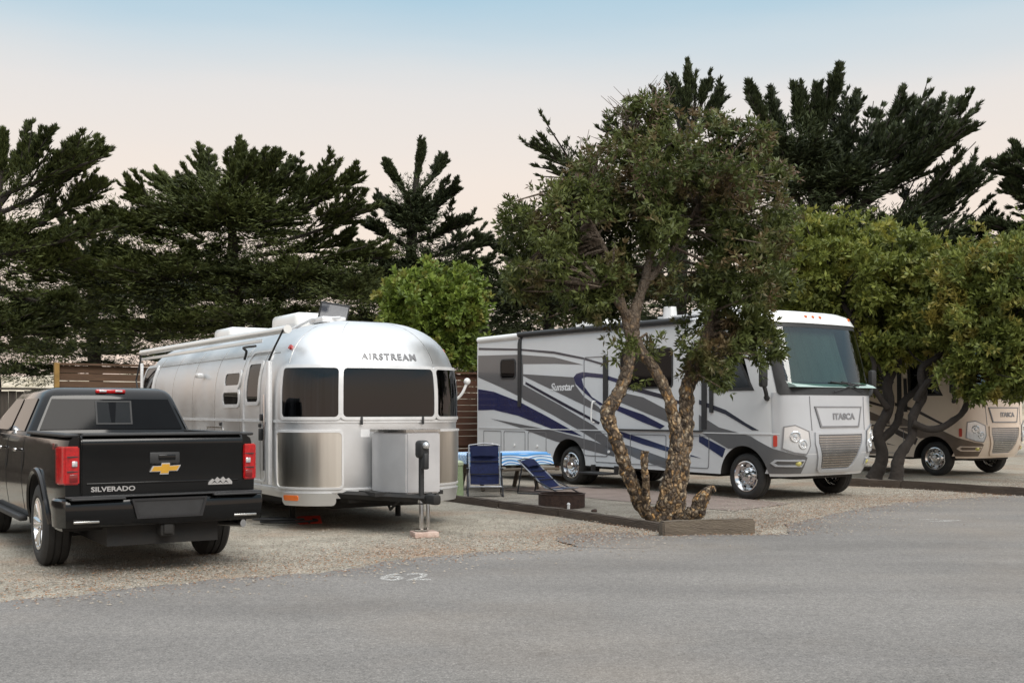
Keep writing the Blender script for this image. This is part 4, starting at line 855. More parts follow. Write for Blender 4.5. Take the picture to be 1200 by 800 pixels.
# painted number
b = textbm('62', .62, 0, 0, .78, .012)
for v in b.verts: v.co.z = 0
o = link('painted_number', b, M['paint62'], smooth=0); o.location = (-.98, 10.36, .0165); o.rotation_euler = (0, 0, R(4)); prop(o, 'worn white number 62 painted on the asphalt in front of the trailer', 'road marking')
b = NB()
for k, (x0, y0, w_, h_) in enumerate(((0, 0, .34, .07), (.2, .12, .3, .06), (-.05, .26, .28, .06))): 
    vs = [b.verts.new((x0 + a * w_, y0 + c * h_ + a * .05, 0)) for a, c in ((0, 0), (1, 0), (1, 1), (0, 1))]; b.faces.new(vs)
o = link('painted_mark', b, M['paint62'], smooth=0); o.location = (5.75, 15.5, .0165); prop(o, 'faded illegible white paint mark on the asphalt at the right', 'road marking')

# timbers
def timber(label, pts, w, h, mat, name='landscape_timber'):
    """a row of beams end to end; one object each"""
    for i, (a, c) in enumerate(zip(pts, pts[1:])):
        a, c = Vector(a), Vector(c); d = c - a; ln = d.length - .015; ang = math.atan2(d.y, d.x)
        b = NB(); bmesh.ops.create_cube(b, size=1.); bmesh.ops.scale(b, vec=(ln, w, h), verts=b.verts); bmesh.ops.subdivide_edges(b, edges=[e for e in b.edges if abs(e.verts[0].co.x - e.verts[1].co.x) > .1], cuts=14, use_grid_fill=True)
        bmesh.ops.bevel(b, geom=[e for e in b.edges if e.is_manifold and e.calc_face_angle(0) > .5], offset=.018, segments=2, affect='EDGES')
        for v in b.verts: v.co += Vector((0, 1, 1)) * 0 + Vector((.3, 1, 1)) * .018 * noise.noise(v.co * 4 + Vector((i * 9, a.x, 0)))
        o = link(name, b, mat); o.location = ((a.x + c.x) / 2, (a.y + c.y) / 2, h / 2 - .02); o.rotation_euler = (R(random.uniform(-2, 2)), 0, ang); prop(o, label[i], 'timber', 'timbers edging the pitches')
timber(['weathered grey-brown timber at the foot of the twisted tree facing the road'], [(1.82, 13.86), (3.02, 14.14)], .17, .21, M['timber2'])
timber(['near low dark timber running back from the twisted tree', 'middle low timber behind the fire ring', 'far low timber reaching the green pedestal'], [(1.98, 14.25), (.74, 16.42), (-.15, 17.8), (-1.4, 19.75)], .16, .13, M['timber'])
timber(['short timber under the dark branching trees', 'long dark timber at the right edge in front of the tan motorhome'], [(6.6, 23.3), (7.75, 22.35), (10.6, 18.2)], .2, .17, M['timber'])

# fences
def fence(label, a, c, h, mat, boards='h', group=None, z0=.05, postmat=None, lift=0):
    a, c = Vector(a), Vector(c); L_ = (c - a).length; ang = math.atan2(c.y - a.y, c.x - a.x)
    T = thing('fence', label, 'fence', (a.x, a.y, 0), ang, group)
    b = NB()
    if boards == 'h':
        n = int((h - z0) / .15); z0 = h - .005 - n * .15
        for k in range(n):
            x = 0
            while x < L_: 
                l = min(2.4, L_ - x); box(b, (x + l / 2, random.uniform(-.004, .004), z0 + .075 + k * .15), (l - .006, .022, .138)); x += 2.4
    else:
        n = int(L_ / .14)
        for k in range(n): box(b, (.07 + k * .14, random.uniform(-.005, .005), h / 2 + random.uniform(-.01, .01)), (.132, .02, h - z0))
    link('board_panel', b, mat, T)
    b = NB(); box(b, (L_ / 2, -.03, h * .3), (L_, .05, .09)); box(b, (L_ / 2, -.03, h + .02), (L_, .14, .04)); link('rail', b, mat, T)
    x = 0
    while x <= L_ + .01: q = NB(); box(q, (x, -.065, h / 2 + .02), (.09, .09, h + .04), .008); link('post', q, postmat or mat, T); x += 2.4
    return T
fx = lambda t: (-.5 + .81 * t, 27.9 + .586 * t)
fence('tall reddish-brown horizontal board fence behind the trailer and motorhomes', fx(-7.6), fx(22), 2.42, M['wood'])
fence('short tall stretch of brown board fence above the pickup cab', fx(-10.3), fx(-7.75), 2.42, M['wood_old'], postmat=M['post_y'])
fence('low dark weathered fence at the left edge beyond the pickup', fx(-26), fx(-10.4), 1.93, M['wood_grey'], 'v')

# ------------------------------------------------------------ camp furniture
def lounge(label, x, y, rz, back, seat_a, pz):
    T = thing('reclining_chair', label, 'chair', (x, y, 0), rz, 'blue reclining camp chairs beside the fire ring')
    # a folded zero-gravity recliner: back panel and seat panel, two side frames, crossing legs.  local +y = towards the back
    hb, hs, w = .80, .34, .26; pv = Vector((0, 0, pz))
    bd = Vector((0, math.cos(R(back)), math.sin(R(back)))); sd = Vector((0, -math.cos(R(seat_a)), math.sin(R(seat_a))))
    b = NB()
    for s in (-1, 1):
        e = Vector((s * (w + .02), 0, 0)); 
        tube(b, [pv + e + sd * hs, pv + e + sd * .1, pv + e + bd * .05, pv + e + bd * hb], .014, 8)
    tube(b, [pv + Vector((-w - .02, 0, 0)) + bd * hb, pv + bd * (hb + .04), pv + Vector((w + .02, 0, 0)) + bd * hb], .014, 8)
    tube(b, [pv + Vector((-w - .02, 0, 0)) + sd * hs, pv + sd * (hs + .02), pv + Vector((w + .02, 0, 0)) + sd * hs], .014, 8)
    link('frame', b, M['tube'], T)
    for s in (-1, 1):
        e = Vector((s * (w + .05), 0, 0)); b = NB()
        q0 = pv + e + bd * .66; tube(b, [q0, Vector((e.x, q0.y + .10, .015))], .013, 8); tube(b, [Vector((e.x, -.36, .015)), pv + e + bd * .22], .013, 8); tube(b, [Vector((e.x, -.38, .015)), Vector((e.x, q0.y + .10, .015))], .012, 8)
        link('leg', b, M['tube_dark'], T)
        b = NB(); q = pv + e + bd * .36; box(b, (q.x, q.y - .10, q.z), (.045, .30, .025), .01); link('armrest', b, M['tube_dark'], T)
    def panel(d, l0, l1, nm, mat, off=0., bulge=.02, th=.012, ww=w):
        nrm = Vector((1, 0, 0)).cross(d).normalized(); nrm = nrm if nrm.z > 0 or nrm.y < 0 else -nrm
        if nrm.y > 0 and d is bd: nrm = -nrm
        b = NB(); G = []; N_ = 10
        for i in range(N_ + 1):
            t = l0 + (l1 - l0) * i / N_; row = []
            for k in range(7):
                xx = -ww + 2 * ww * k / 6; sag = bulge * (1 - (xx / ww) ** 2); row.append(b.verts.new(pv + d * t + Vector((xx, 0, 0)) + nrm * (off - sag)))
            G.append(row)
        for a, c in zip(G, G[1:]):
            for k in range(6): b.faces.new((a[k], a[k + 1], c[k + 1], c[k]))
        bmesh.ops.solidify(b, geom=b.faces[:], thickness=th); return link(nm, b, mat, T)
    bk = panel(bd, .06, hb, 'backrest', M['bluefab']); panel(sd, .02, hs, 'seat', M['bluefab'])
    panel(bd, hb - .22, hb - .04, 'pillow', M['bluepad'], .03, -.03, .04, w * .9)
    b = NB()
    for t in (.24, .48): q = pv + bd * t; box(b, (q.x, q.y - .012, q.z + .01), (w * 2, .012, .018))
    link('seam_band', b, M['tube_dark'], bk)
    return T
lounge('upright blue mesh recliner with grey tube frame beside the green pedestal', -.49, 20.35, R(4), 70, 6, .15)
lounge('blue mesh recliner tipped far back behind the fire ring', .78, 20.75, R(58), 40, 3, .10)

def picnic_table():
    T = thing('picnic_table', 'wooden picnic table with benches behind the blue recliners', 'table', (-.25, 22.0, 0), R(30))
    b = NB()
    for k in range(5): box(b, (0, -.30 + .15 * k, .70), (1.75, .14, .04), .006)
    link('tabletop', b, M['timber2'], T)
    for s in (-1, 1):
        b = NB(); box(b, (0, s * .68, .42), (1.75, .26, .04), .006); link('bench', b, M['timber2'], T)
        b = NB(); tube(b, [(s * .6, -.45, .02), (s * .6, -.18, .68)], .045, 4); tube(b, [(s * .6, .45, .02), (s * .6, .18, .68)], .045, 4); box(b, (s * .6, 0, .38), (.05, 1.5, .09)); link('leg', b, M['timber2'], T)
    cl = NB(); G = []
    nx, ny = 40, 24
    for j in range(ny + 1):
        row = []
        for i in range(nx + 1):
            x, y = -1.08 + 2.16 * i / nx, -.62 + 1.24 * j / ny; ex, ey = max(0, abs(x) - .885), max(0, abs(y) - .385); d = max(ex, ey)
            z = .728 - d * 1.0 if d > 0 else .728; sx = min(abs(x), .885 + .02 + .15 * ex) * (1 if x > 0 else -1); sy = min(abs(y), .385 + .02 + .15 * ey) * (1 if y > 0 else -1)
            w_ = (.03 * math.sin(x * 9 + y * 3)) * min(1, d * 6); row.append(cl.verts.new((sx + (w_ if ex else 0), sy - (w_ if ey else 0), z)))
        G.append(row)
    for a, c in zip(G, G[1:]):
        for i in range(nx): cl.faces.new((a[i], a[i + 1], c[i + 1], c[i]))
    o = link('tablecloth', cl, M['cloth']); o.location = (-.25, 22.0, 0); o.rotation_euler.z = R(30); prop(o, 'blue and white striped cloth draped over the picnic table', 'tablecloth')
picnic_table()

# fire ring
T = thing('fire_ring', 'dark rusty steel fire ring on the dirt patio behind the low timber', 'fire ring', (.79, 17.95, 0))
b = NB(); lathe(b, [(.0, .37), (.21, .37), (.225, .385), (.225, .345), (.21, .35), (0, .35)], 'z', seg=40, closed=True); link('ring', b, M['rust'], T)
b = NB(); lathe(b, [(.01, .345), (.08, .30), (.10, .0001)], 'z', seg=24); link('ash', b, M['ash'], T)
# green pedestal
T = thing('utility_pedestal', 'pale green capped utility pedestal beside the trailer at the timber end', 'pedestal', (-.97, 19.75, 0))
b = NB(); lathe(b, [(.0, .125), (.58, .11), (.585, .118)], 'z', seg=28); link('post', b, M['green'], T)
b = NB(); lathe(b, [(.586, .125), (.63, .122), (.66, .09), (.675, .0001)], 'z', seg=28); link('cap', b, pmat('pale_green_cap', (.42, .48, .32), .6), T)
b = NB(); cyl(b, (0, 0, 0), (0, 0, .10), .022, seg=12); cyl(b, (0, 0, .10), (0, 0, .125), .03, .01, seg=12); o = link('marker_stake', b, M['letter_light']); o.location = (.87, 17.35, 0); prop(o, 'small white stake in the dirt in front of the fire ring', 'stake')
b = NB(); bmesh.ops.create_icosphere(b, subdivisions=2, radius=.05)
for v in b.verts: v.co *= 1 + .3 * noise.noise(v.co * 30); 
for v in b.verts: v.co.z *= .6
o = link('stone', b, M['rust']); o.location = (1.25, 17.1, .02); prop(o, 'small dark stone on the dirt patio near the low timber', 'stone')
# hose coil and chocks under the trailer
b = NB(); pts = [(.30 * math.cos(a * .35) * (1 + .02 * a), .17 * math.sin(a * .35), .02 + .002 * a) for a in range(34)]; tube(b, smoothpath([(p[0], p[1], p[2]) for p in pts], 2), .016, 6); o = link('hose_coil', b, M['trim']); o.location = (-3.05, 15.3, 0); prop(o, 'black hose coiled on the gravel under the trailer front', 'hose')
b = NB(); prism(b, [(-.13, 0), (.13, 0), (.10, .05), (0, .10), (-.06, .05)], -.16, .16); bmesh.ops.bevel(b, geom=list(b.edges), offset=.008, segments=1, affect='EDGES'); o = link('wheel_chock', b, M['redpaint']); o.location = (-2.78, 15.42, .005); o.rotation_euler.z = R(25); prop(o, 'orange-red plastic levelling wedge lying beside the black hose', 'wedge')

# ------------------------------------------------------------ foliage
F_, H_, HC = 1322., 480., 1.55
def W3(px, py, D): return Vector(((px - 600) / F_ * D, D, HC - (py - H_) / F_ * D))
def quads(name, cen, dr, ax, ln, wd, mat, parent=None, tint=None, pos=.45):
    """cen,dr,ax: (n,3); leaf blade from cen along dr, width along ax"""
    n = len(cen); v = np.empty((n, 4, 3)); ln = ln[:, None]; wd = wd[:, None]
    v[:, 0] = cen; v[:, 1] = cen + dr * ln * pos + ax * wd * .5; v[:, 2] = cen + dr * ln; v[:, 3] = cen + dr * ln * pos - ax * wd * .5
    me = bpy.data.meshes.new(name); me.vertices.add(n * 4); me.vertices.foreach_set('co', v.ravel()); me.loops.add(n * 4); me.loops.foreach_set('vertex_index', np.arange(n * 4, dtype=np.int32))
    me.polygons.add(n); me.polygons.foreach_set('loop_start', np.arange(0, n * 4, 4, dtype=np.int32)); me.update(calc_edges=True)
    at = me.attributes.new('tint', 'FLOAT', 'FACE'); at.data.foreach_set('value', (RNG.random(n) if tint is None else tint).astype(np.float32))
    me.materials.append(mat); o = bpy.data.objects.new(name, me); C.objects.link(o)
    if parent: o.parent = parent
    return o
def nrm(a): return a / (np.linalg.norm(a, axis=1, keepdims=True) + 1e-9)
def rosettes(cen, nrmv, k, ln, wd, spread=.8):
    """k leaves around each centre, splayed about nrmv"""
    n = len(cen); c = np.repeat(cen, k, 0); d = np.repeat(nrmv, k, 0)
    r = nrm(RNG.normal(size=(n * k, 3))); d = nrm(d * (1 - spread * .5) + r * spread); ax = nrm(np.cross(d, RNG.normal(size=(n * k, 3))))
    s = RNG.uniform(.65, 1.25, n * k); return c + d * .01, d, ax, ln * s, wd * s
def blob_points(blobs, n, seed=0, hollow=.5, bumps=.55, gap=-.2):
    """points in lumpy ellipsoids [(cx,cy,cz,rx,ry,rz,weight)], denser near the surface, with clump gaps"""
    P, Nn = [], []; tot = sum(b[6] for b in blobs)
    for b in blobs:
        m = int(n * b[6] / tot); d = nrm(RNG.normal(size=(m, 3))); 
        lum = np.array([noise.noise(Vector(x * 2.3 + b[0])) + .6 * noise.noise(Vector(x * 5.1 + b[1])) for x in d])
        r = (hollow + (1 - hollow) * RNG.random(m) ** .6) * (1 + bumps * lum)
        p = d * r[:, None] * np.array(b[3:6]) + np.array(b[:3]); g = np.array([noise.noise(Vector(x * 2.1)) + .5 * noise.noise(Vector(x * 4.7)) for x in p]); keep = g > gap + .1 * RNG.random(m)
        P.append(p[keep]); Nn.append(nrm(d / np.array(b[3:6]) + np.array([0, 0, .35]))[keep])
    return np.concatenate(P), np.concatenate(Nn)
def twigs(bm, start, cen, n, r=.012):
    idx = RNG.choice(len(cen), n, replace=False)
    for i in idx:
        p = Vector(cen[i]); s = min(start, key=lambda q: (q - p).length); m = (s + p) / 2 + Vector((random.uniform(-.1, .1), random.uniform(-.1, .1), random.uniform(-.05, .15))); tube(bm, [s, m, p], [r * 2, r * 1.4, r * .6], 4, cap=False)

def broadleaf(name, label, cat, trunks, blobs, n, k, ln, wd, mat, barkm, seg=14, twn=60, wob=.25, group=None, extra=None, spread=.8, hollow=.55, fine=8, wsc=6., gap=-.2, pockets=(), dead=()):
    base = trunks[0][0]; T = thing(name, label, cat, (base[0], base[1], 0), 0, group); off = Vector((base[0], base[1], 0))
    bm = NB(); nodes = []
    for t in trunks:
        sp = smoothpath(t, fine); pts = [Vector(p[:3]) - off for p in sp]; tube(bm, pts, [float(p[3]) * (.88 if fine > 8 else 1) for p in sp], seg, wob=wob, wsc=wsc); nodes += pts[len(pts) // 2:]
    bl = [(b[0] - off.x, b[1] - off.y, b[2], *b[3:]) for b in blobs]
    cen, nn = blob_points(bl, n, hollow=hollow, gap=gap)
    for c0, rr in pockets:
        kk = (((cen + np.array(off) - np.array(c0)) / np.array(rr)) ** 2).sum(1) > 1; cen, nn = cen[kk], nn[kk]
    twigs(bm, nodes, cen, twn)
    link('trunk', bm, barkm, T, smooth=60)
    if dead:
        b2 = NB()
        for c0, ln_, n0 in dead:
            for _ in range(n0):
                p = c0 - off; d = Vector((random.uniform(-1, .6), random.uniform(-.5, .5), random.uniform(.2, 1.2))).normalized(); q_ = [p.copy()]
                for kk in range(5): d = (d + Vector((random.uniform(-.4, .4), random.uniform(-.3, .3), random.uniform(-.2, .3)))).normalized(); p = p + d * ln_ / 5; q_.append(p.copy())
                tube(b2, q_, [.011, .009, .007, .006, .005, .003], 4, cap=False)
                for w_ in q_[2:]: e_ = w_ + Vector((random.uniform(-.2, .2), random.uniform(-.1, .1), random.uniform(.02, .2))); tube(b2, [w_, e_], [.005, .003], 4, cap=False)
        link('dead_twigs', b2, M['deadwood'], T)
    quads('crown', *rosettes(cen, nn, k, ln, wd, spread), mat, T)
    if extra:
        for nm, frac, zmin, kk, l2, w2, m2 in extra:
            sel = (cen[:, 2] > zmin) & (RNG.random(len(cen)) < frac); c2, n2 = cen[sel] + nn[sel] * .06, nn[sel]; quads(nm, *rosettes(c2, n2, kk, l2, w2, 1.2), m2, T)
    return T
def tr(l): return [(*W3(px, py, D), r) for px, py, D, r in l]
def bl(l): return [(*W3(px, py, D), rx * D / F_, rd, rz * D / F_, w) for px, py, D, rx, rz, rd, w in l]

# the twisted tree between the pitches
broadleaf('twisted_tree', 'twisted multi-stemmed tree with flaking orange-brown bark and wide leafy crown', 'tree',
 [tr([(788, 612, 15.6, .17), (795, 560, 15.6, .15), (803, 500, 15.7, .125), (805, 455, 15.8, .115), (816, 430, 15.9, .12), (828, 395, 16.1, .10), (845, 330, 16.3, .07), (868, 250, 16.5, .04)]),
  tr([(776, 612, 15.5, .15), (786, 560, 15.4, .125), (793, 515, 15.4, .105), (783, 465, 15.4, .09), (765, 430, 15.4, .085), (745, 400, 15.5, .085), (742, 375, 15.5, .10), (752, 340, 15.6, .075), (764, 290, 15.7, .06), (762, 235, 15.8, .05), (770, 170, 15.9, .03)]),
  tr([(770, 608, 15.5, .13), (752, 592, 15.4, .115), (738, 560, 15.3, .105), (722, 515, 15.2, .10), (712, 485, 15.2, .11), (728, 455, 15.3, .095), (738, 420, 15.4, .08), (735, 380, 15.5, .07), (712, 300, 15.6, .045), (680, 240, 15.7, .03)]),
  tr([(757, 600, 15.35, .07), (757, 570, 15.2, .06), (755, 545, 15.1, .055), (756, 528, 15.1, .062)]),
  tr([(800, 612, 15.3, .13), (815, 600, 15.15, .12), (822, 585, 15.1, .11), (830, 575, 15.1, .07), (838, 572, 15.05, .04)]),
  tr([(742, 378, 15.5, .08), (720, 350, 15.4, .05), (705, 335, 15.3, .03)]), tr([(752, 340, 15.6, .06), (790, 290, 15.8, .045), (830, 220, 15.9, .03)])],
 bl([(770, 215, 15.9, 92, 76, 1.5, 3.2), (845, 232, 16.1, 66, 70, 1.4, 2.2), (680, 262, 15.8, 58, 46, 1.2, 1.5), (640, 310, 15.9, 46, 42, 1.0, 1.1), (700, 330, 15.9, 62, 46, 1.2, 1.3), (775, 300, 16.0, 95, 60, 1.5, 1.9), (870, 320, 16.1, 60, 72, 1.3, 1.9), (845, 400, 15.8, 48, 58, .8, 1.4), (722, 352, 15.4, 34, 34, .5, .6), (745, 415, 15.4, 34, 34, .5, .55), (903, 240, 16.2, 26, 52, .8, .6), (612, 265, 15.8, 26, 30, .6, .35), (610, 330, 15.8, 24, 30, .6, .3), (750, 145, 15.9, 38, 28, .6, .5), (818, 160, 16.0, 50, 24, .7, .4), (870, 165, 16.1, 32, 24, .6, .3), (700, 205, 15.8, 34, 24, .7, .35), (655, 232, 15.8, 26, 20, .5, .22), (655, 368, 15.9, 26, 14, .5, .2), (900, 400, 15.9, 22, 26, .5, .25)]),
 25000, 8, .095, .030, M['leaf'], M['flaky'], seg=30, twn=520, wob=.30, fine=18, wsc=10., gap=-.06, hollow=.3, dead=((W3(745, 165, 15.8), .6, 8), (W3(700, 200, 15.7), .45, 5), (W3(775, 135, 15.9), .45, 6)), pockets=((W3(758, 345, 15.0), (.20, .95, .95)), (W3(745, 262, 14.8), (.14, .8, .35)), (W3(700, 285, 15.2), (.3, .7, .22)), (W3(822, 275, 15.0), (.25, .8, .4))), extra=[('seed_heads', .22, 4.3, 7, .075, .018, M['leaf_seed'])])

# round bush tree behind the trailer
broadleaf('round_tree', 'small round bright green tree rising behind the trailer roof', 'tree',
 [tr([(510, 545, 31, .13), (508, 480, 31, .11), (507, 430, 31, .09), (507, 380, 31, .05)]), tr([(508, 470, 31, .08), (480, 410, 31, .04), (465, 370, 31, .02)]), tr([(508, 470, 31, .08), (540, 410, 31, .04), (550, 360, 31, .02)])],
 bl([(507, 364, 31, 54, 48, 1.5, 3), (480, 352, 31, 32, 34, 1., .8), (538, 352, 31, 30, 34, 1., .8), (508, 410, 31, 58, 38, 1.3, 1)]), 9000, 7, .17, .085, M['leaf_b'], M['bark_dark'], twn=100, hollow=.45)
# trees in front of the tan motorhome
broadleaf('dark_branching_tree', 'dark-stemmed tree right of the silver motorhome with yellow-green crown', 'tree',
 [tr([(1024, 562, 25., .19), (1034, 535, 25, .13), (1029, 505, 25, .12), (1042, 478, 25, .11), (1040, 450, 25, .11), (1052, 420, 25, .10), (1050, 390, 25.2, .08), (1045, 340, 25.5, .06)]), tr([(1032, 515, 25, .10), (1050, 498, 25, .085), (1058, 472, 25, .08), (1078, 452, 25, .07), (1088, 425, 25, .06), (1110, 360, 25.2, .05)]), tr([(1040, 478, 24.9, .07), (1022, 450, 24.8, .055), (1024, 425, 24.8, .05), (1008, 390, 24.9, .04)]), tr([(1044, 450, 25, .08), (1010, 390, 25.2, .07), (970, 330, 25.6, .05)])],
 bl([(955, 310, 26.0, 60, 54, 1.6, 1.9), (1010, 320, 25.8, 78, 58, 1.7, 2.3), (1070, 340, 25.5, 70, 62, 1.5, 2.), (960, 365, 26.6, 52, 50, 1.2, 1.3), (1045, 400, 25.3, 42, 30, 1.0, .9), (1020, 400, 26, 50, 38, 1.1, 1.1), (1000, 440, 27.5, 26, 40, .8, .5), (925, 290, 26.4, 28, 40, .9, .6)]), 19500, 7, .145, .058, M['leaf_y'], M['bark_dark'], twn=260, wob=.2, gap=-.14, hollow=.4)
broadleaf('leaning_tree', 'dark tree with a branch sweeping right across the tan motorhome', 'tree',
 [tr([(1050, 562, 24.3, .16), (1054, 535, 24.3, .12), (1068, 512, 24.3, .10), (1070, 488, 24.3, .10), (1082, 462, 24.3, .085), (1080, 432, 24.3, .075), (1105, 410, 24.3, .06), (1125, 350, 24.3, .05)]), tr([(1070, 496, 24.2, .08), (1092, 503, 24.1, .08), (1112, 496, 24.0, .075), (1130, 480, 24., .065), (1135, 455, 23.9, .05), (1150, 410, 23.8, .04)]), tr([(1074, 470, 24.3, .09), (1085, 450, 24.2, .07), (1102, 434, 24.2, .06), (1118, 400, 24.2, .05)])],
 bl([(1130, 345, 24.3, 62, 50, 1.5, 1.8), (1180, 340, 24., 66, 62, 1.6, 2.1), (1150, 405, 23.8, 62, 44, 1.2, 1.6), (1240, 360, 24, 70, 80, 1.6, 1.9), (1095, 385, 24.3, 40, 26, .9, .7), (1198, 430, 23.6, 40, 34, .9, .8), (1150, 450, 23.6, 26, 20, .6, .35), (1200, 300, 24.2, 44, 24, 1., .5)]), 19500, 7, .138, .055, M['leaf_r'], M['bark_dark'], twn=260, wob=.2, gap=-.12, hollow=.4)

# ------------------------------------------------------------ cypresses
def spray(base, tip, lift, nb, spread, acc, rad0=.0, bm=None, dens=1.):
    """one feathered bough: axis from base to tip, side branchlets in a flattish sheet, tufts pointing outwards"""
    base, tip = np.array(base, float), np.array(tip, float); d = tip - base; L_ = np.linalg.norm(d); ax = d / L_
    side = np.cross(ax, [0, 0, 1.]); side /= np.linalg.norm(side) + 1e-6; up = np.cross(side, ax)
    t = np.linspace(0, 1, 12); bow = lift * L_ * (t * (1 - t))
    spine = base + d * t[:, None] - np.outer(bow, [0, 0, 1.])
    if bm is not None and rad0 > 0: tube(bm, [Vector(p) for p in spine], [rad0 * (1 - .85 * x) + .01 for x in t], 5, cap=False)
    m = nb; tt = .05 + .95 * RNG.random(m) ** 1.1; P0 = np.stack([np.interp(tt, t, spine[:, i]) for i in range(3)], 1); tap = 1 - tt
    sg = RNG.choice([-1, 1], m); th = np.radians(RNG.uniform(14, 34, m) + 26 * tap); roll = RNG.normal(0, .22, m)
    bd = ax * np.cos(th)[:, None] + (side * (np.cos(roll) * sg)[:, None] + up * (np.sin(roll) + .16)[:, None]) * np.sin(th)[:, None]; bd = nrm(bd)
    bl_ = spread * L_ * (.07 + 1.15 * tap ** .85) * RNG.uniform(.45, 1.15, m)
    # tufts along each branchlet
    k = int(11 * dens); s = np.tile(np.linspace(.1, 1., k), m) + RNG.normal(0, .04, m * k); Pb = np.repeat(P0, k, 0); Bd = np.repeat(bd, k, 0); Bl = np.repeat(bl_, k)
    c = Pb + Bd * (Bl * s)[:, None] ; q = 3
    jit = .010 + .05 * np.repeat(np.repeat(tap, k) * (1.2 - np.clip(s, 0, 1)), q); c = np.repeat(c, q, 0) + RNG.normal(0, 1, (m * k * q, 3)) * jit[:, None] * np.array([1.2, 1.2, .55]); dd = nrm(np.repeat(Bd, q, 0) + RNG.normal(0, .30, (m * k * q, 3)) * np.array([1, 1, .55]) + np.array([0, 0, .12]))
    acc.append((c, dd))
def cypress(name, label, base, trunk_top, boughs, mat, nb=26, dens=1., group='wind-shaped cypress trees behind the fence', masses=(), tl=.215, tw=.042, cat='tree'):
    bx, by = base[0], base[1]; T = thing(name, label, cat, (bx, by, 0), 0, group); off = Vector((bx, by, 0)); bm = NB(); acc = []
    tp = trunk_top - off; mid = tp * .5 + Vector((random.uniform(-.4, .4), 0, 0)); sp = smoothpath([(0, 0, -.1, .42), (mid.x, mid.y, mid.z, .30), (tp.x, tp.y, tp.z, .10)], 8)
    tube(bm, [Vector(p[:3]) for p in sp], [float(p[3]) for p in sp], 10, wob=.2, wsc=2.)
    for b0, t0, n_ in boughs:
        a, c = b0 - off, t0 - off; spray(a, c, random.uniform(-.05, .18), int(nb * n_), random.uniform(.24, .32), acc, .09, bm, dens)
        for j in range(int(12 * n_ + .5)):      # side boughs fanning out from the main one
            f = random.uniform(.25, .85); st = a.lerp(c, f); dv = (c - a); ang = random.choice((-1, 1)) * random.uniform(.2, .7)
            rx = Matrix.Rotation(ang, 3, 'Z') @ Matrix.Rotation(random.uniform(-.5, .25), 3, 'Y' if abs(dv.x) > abs(dv.y) else 'X') @ dv; spray(st, st + rx * (1.02 - f) * random.uniform(.5, .85) + Vector((0, 0, random.uniform(0, .5))), .0, int(nb * .5), .26, acc, .03, bm, dens)
    for (cx, cy, cz, rx, ry, rz, n_) in masses:      # inner boughs filling the body of the tree
        for i in range(int(n_ * 2.3)):
            d = RNG.normal(size=3); d /= np.linalg.norm(d); d[2] = abs(d[2]) * .7 if RNG.random() < .75 else d[2]
            c0 = np.array([cx - off.x, cy - off.y, cz]) + d * np.array([rx, ry, rz]) * RNG.uniform(.1, .55); c1 = c0 + (d * np.array([1, 1, .55]) + [0, 0, .15]) * RNG.uniform(.35, .62) * np.array([rx, ry, rz])
            spray(c0, c1, .05, int(nb * .45), .40, acc, .028, bm, dens)
    for (cx, cy, cz, rx, ry, rz, n_) in masses:      # ragged small twigs filling the body behind the boughs
        m = int(n_ * 330); d = nrm(RNG.normal(size=(m, 3))); r = RNG.random(m) ** .42; p = d * r[:, None] * np.array([rx, ry, rz]) * 1.02 + np.array([cx - off.x, cy - off.y, cz])
        g = np.array([noise.noise(Vector((x[0] * .8, x[1] * .8, x[2] * 2.6))) + .7 * noise.noise(Vector((x[0] * 2.2, x[1] * 2.2, x[2] * 6))) for x in p]); kk = g > -.10 + .42 * (r - .55)
        acc.append((p[kk], nrm(d[kk] * np.array([1, 1, .4]) + RNG.normal(0, .45, (int(kk.sum()), 3)) * np.array([1, 1, .5]) + np.array([0, 0, .12]))))
    link('trunk', bm, M['bark_dark'], T, smooth=60)
    c = np.concatenate([a[0] for a in acc]); d = np.concatenate([a[1] for a in acc]); n = len(c); ax = nrm(np.cross(d, RNG.normal(size=(n, 3)))); s = RNG.uniform(.6, 1.3, n)
    quads('foliage', c, d, ax, tl * s, tw * s, mat, T); return n
def bo(D, l): return [(W3(a, b_, D), W3(c, d, D + dd), w) for a, b_, c, d, dd, w in l]
def mass(D, l): return [(*W3(px, py, D), rx * D / F_, rd, rz * D / F_, n) for px, py, rx, rz, rd, n in l]
tot = 0
D = 42
tot += cypress('cypress_tree', 'leftmost layered cypress cut by the left edge of the photo', W3(-10, 500, D), W3(0, 210, D), bo(D, [(0, 250, 135, 172, 1, 1.3), (0, 230, 125, 183, -1, 1.2), (0, 240, 65, 150, 0, 1.), (10, 280, 130, 215, 1, 1.), (0, 300, 140, 265, -1, 1.), (10, 320, 100, 300, 0, 1.), (0, 215, 40, 170, 1, .9), (0, 340, 95, 360, -1, 1), (-20, 230, -70, 160, 0, 1.2), (0, 220, 5, 165, 0, 1), (0, 370, 80, 400, 0, .9), (-10, 350, -90, 300, 0, 1)]), M['cyp'], 36, 1., masses=mass(D, [(0, 300, 75, 90, 3, 34), (-20, 390, 110, 50, 3, 22)]))
D = 46
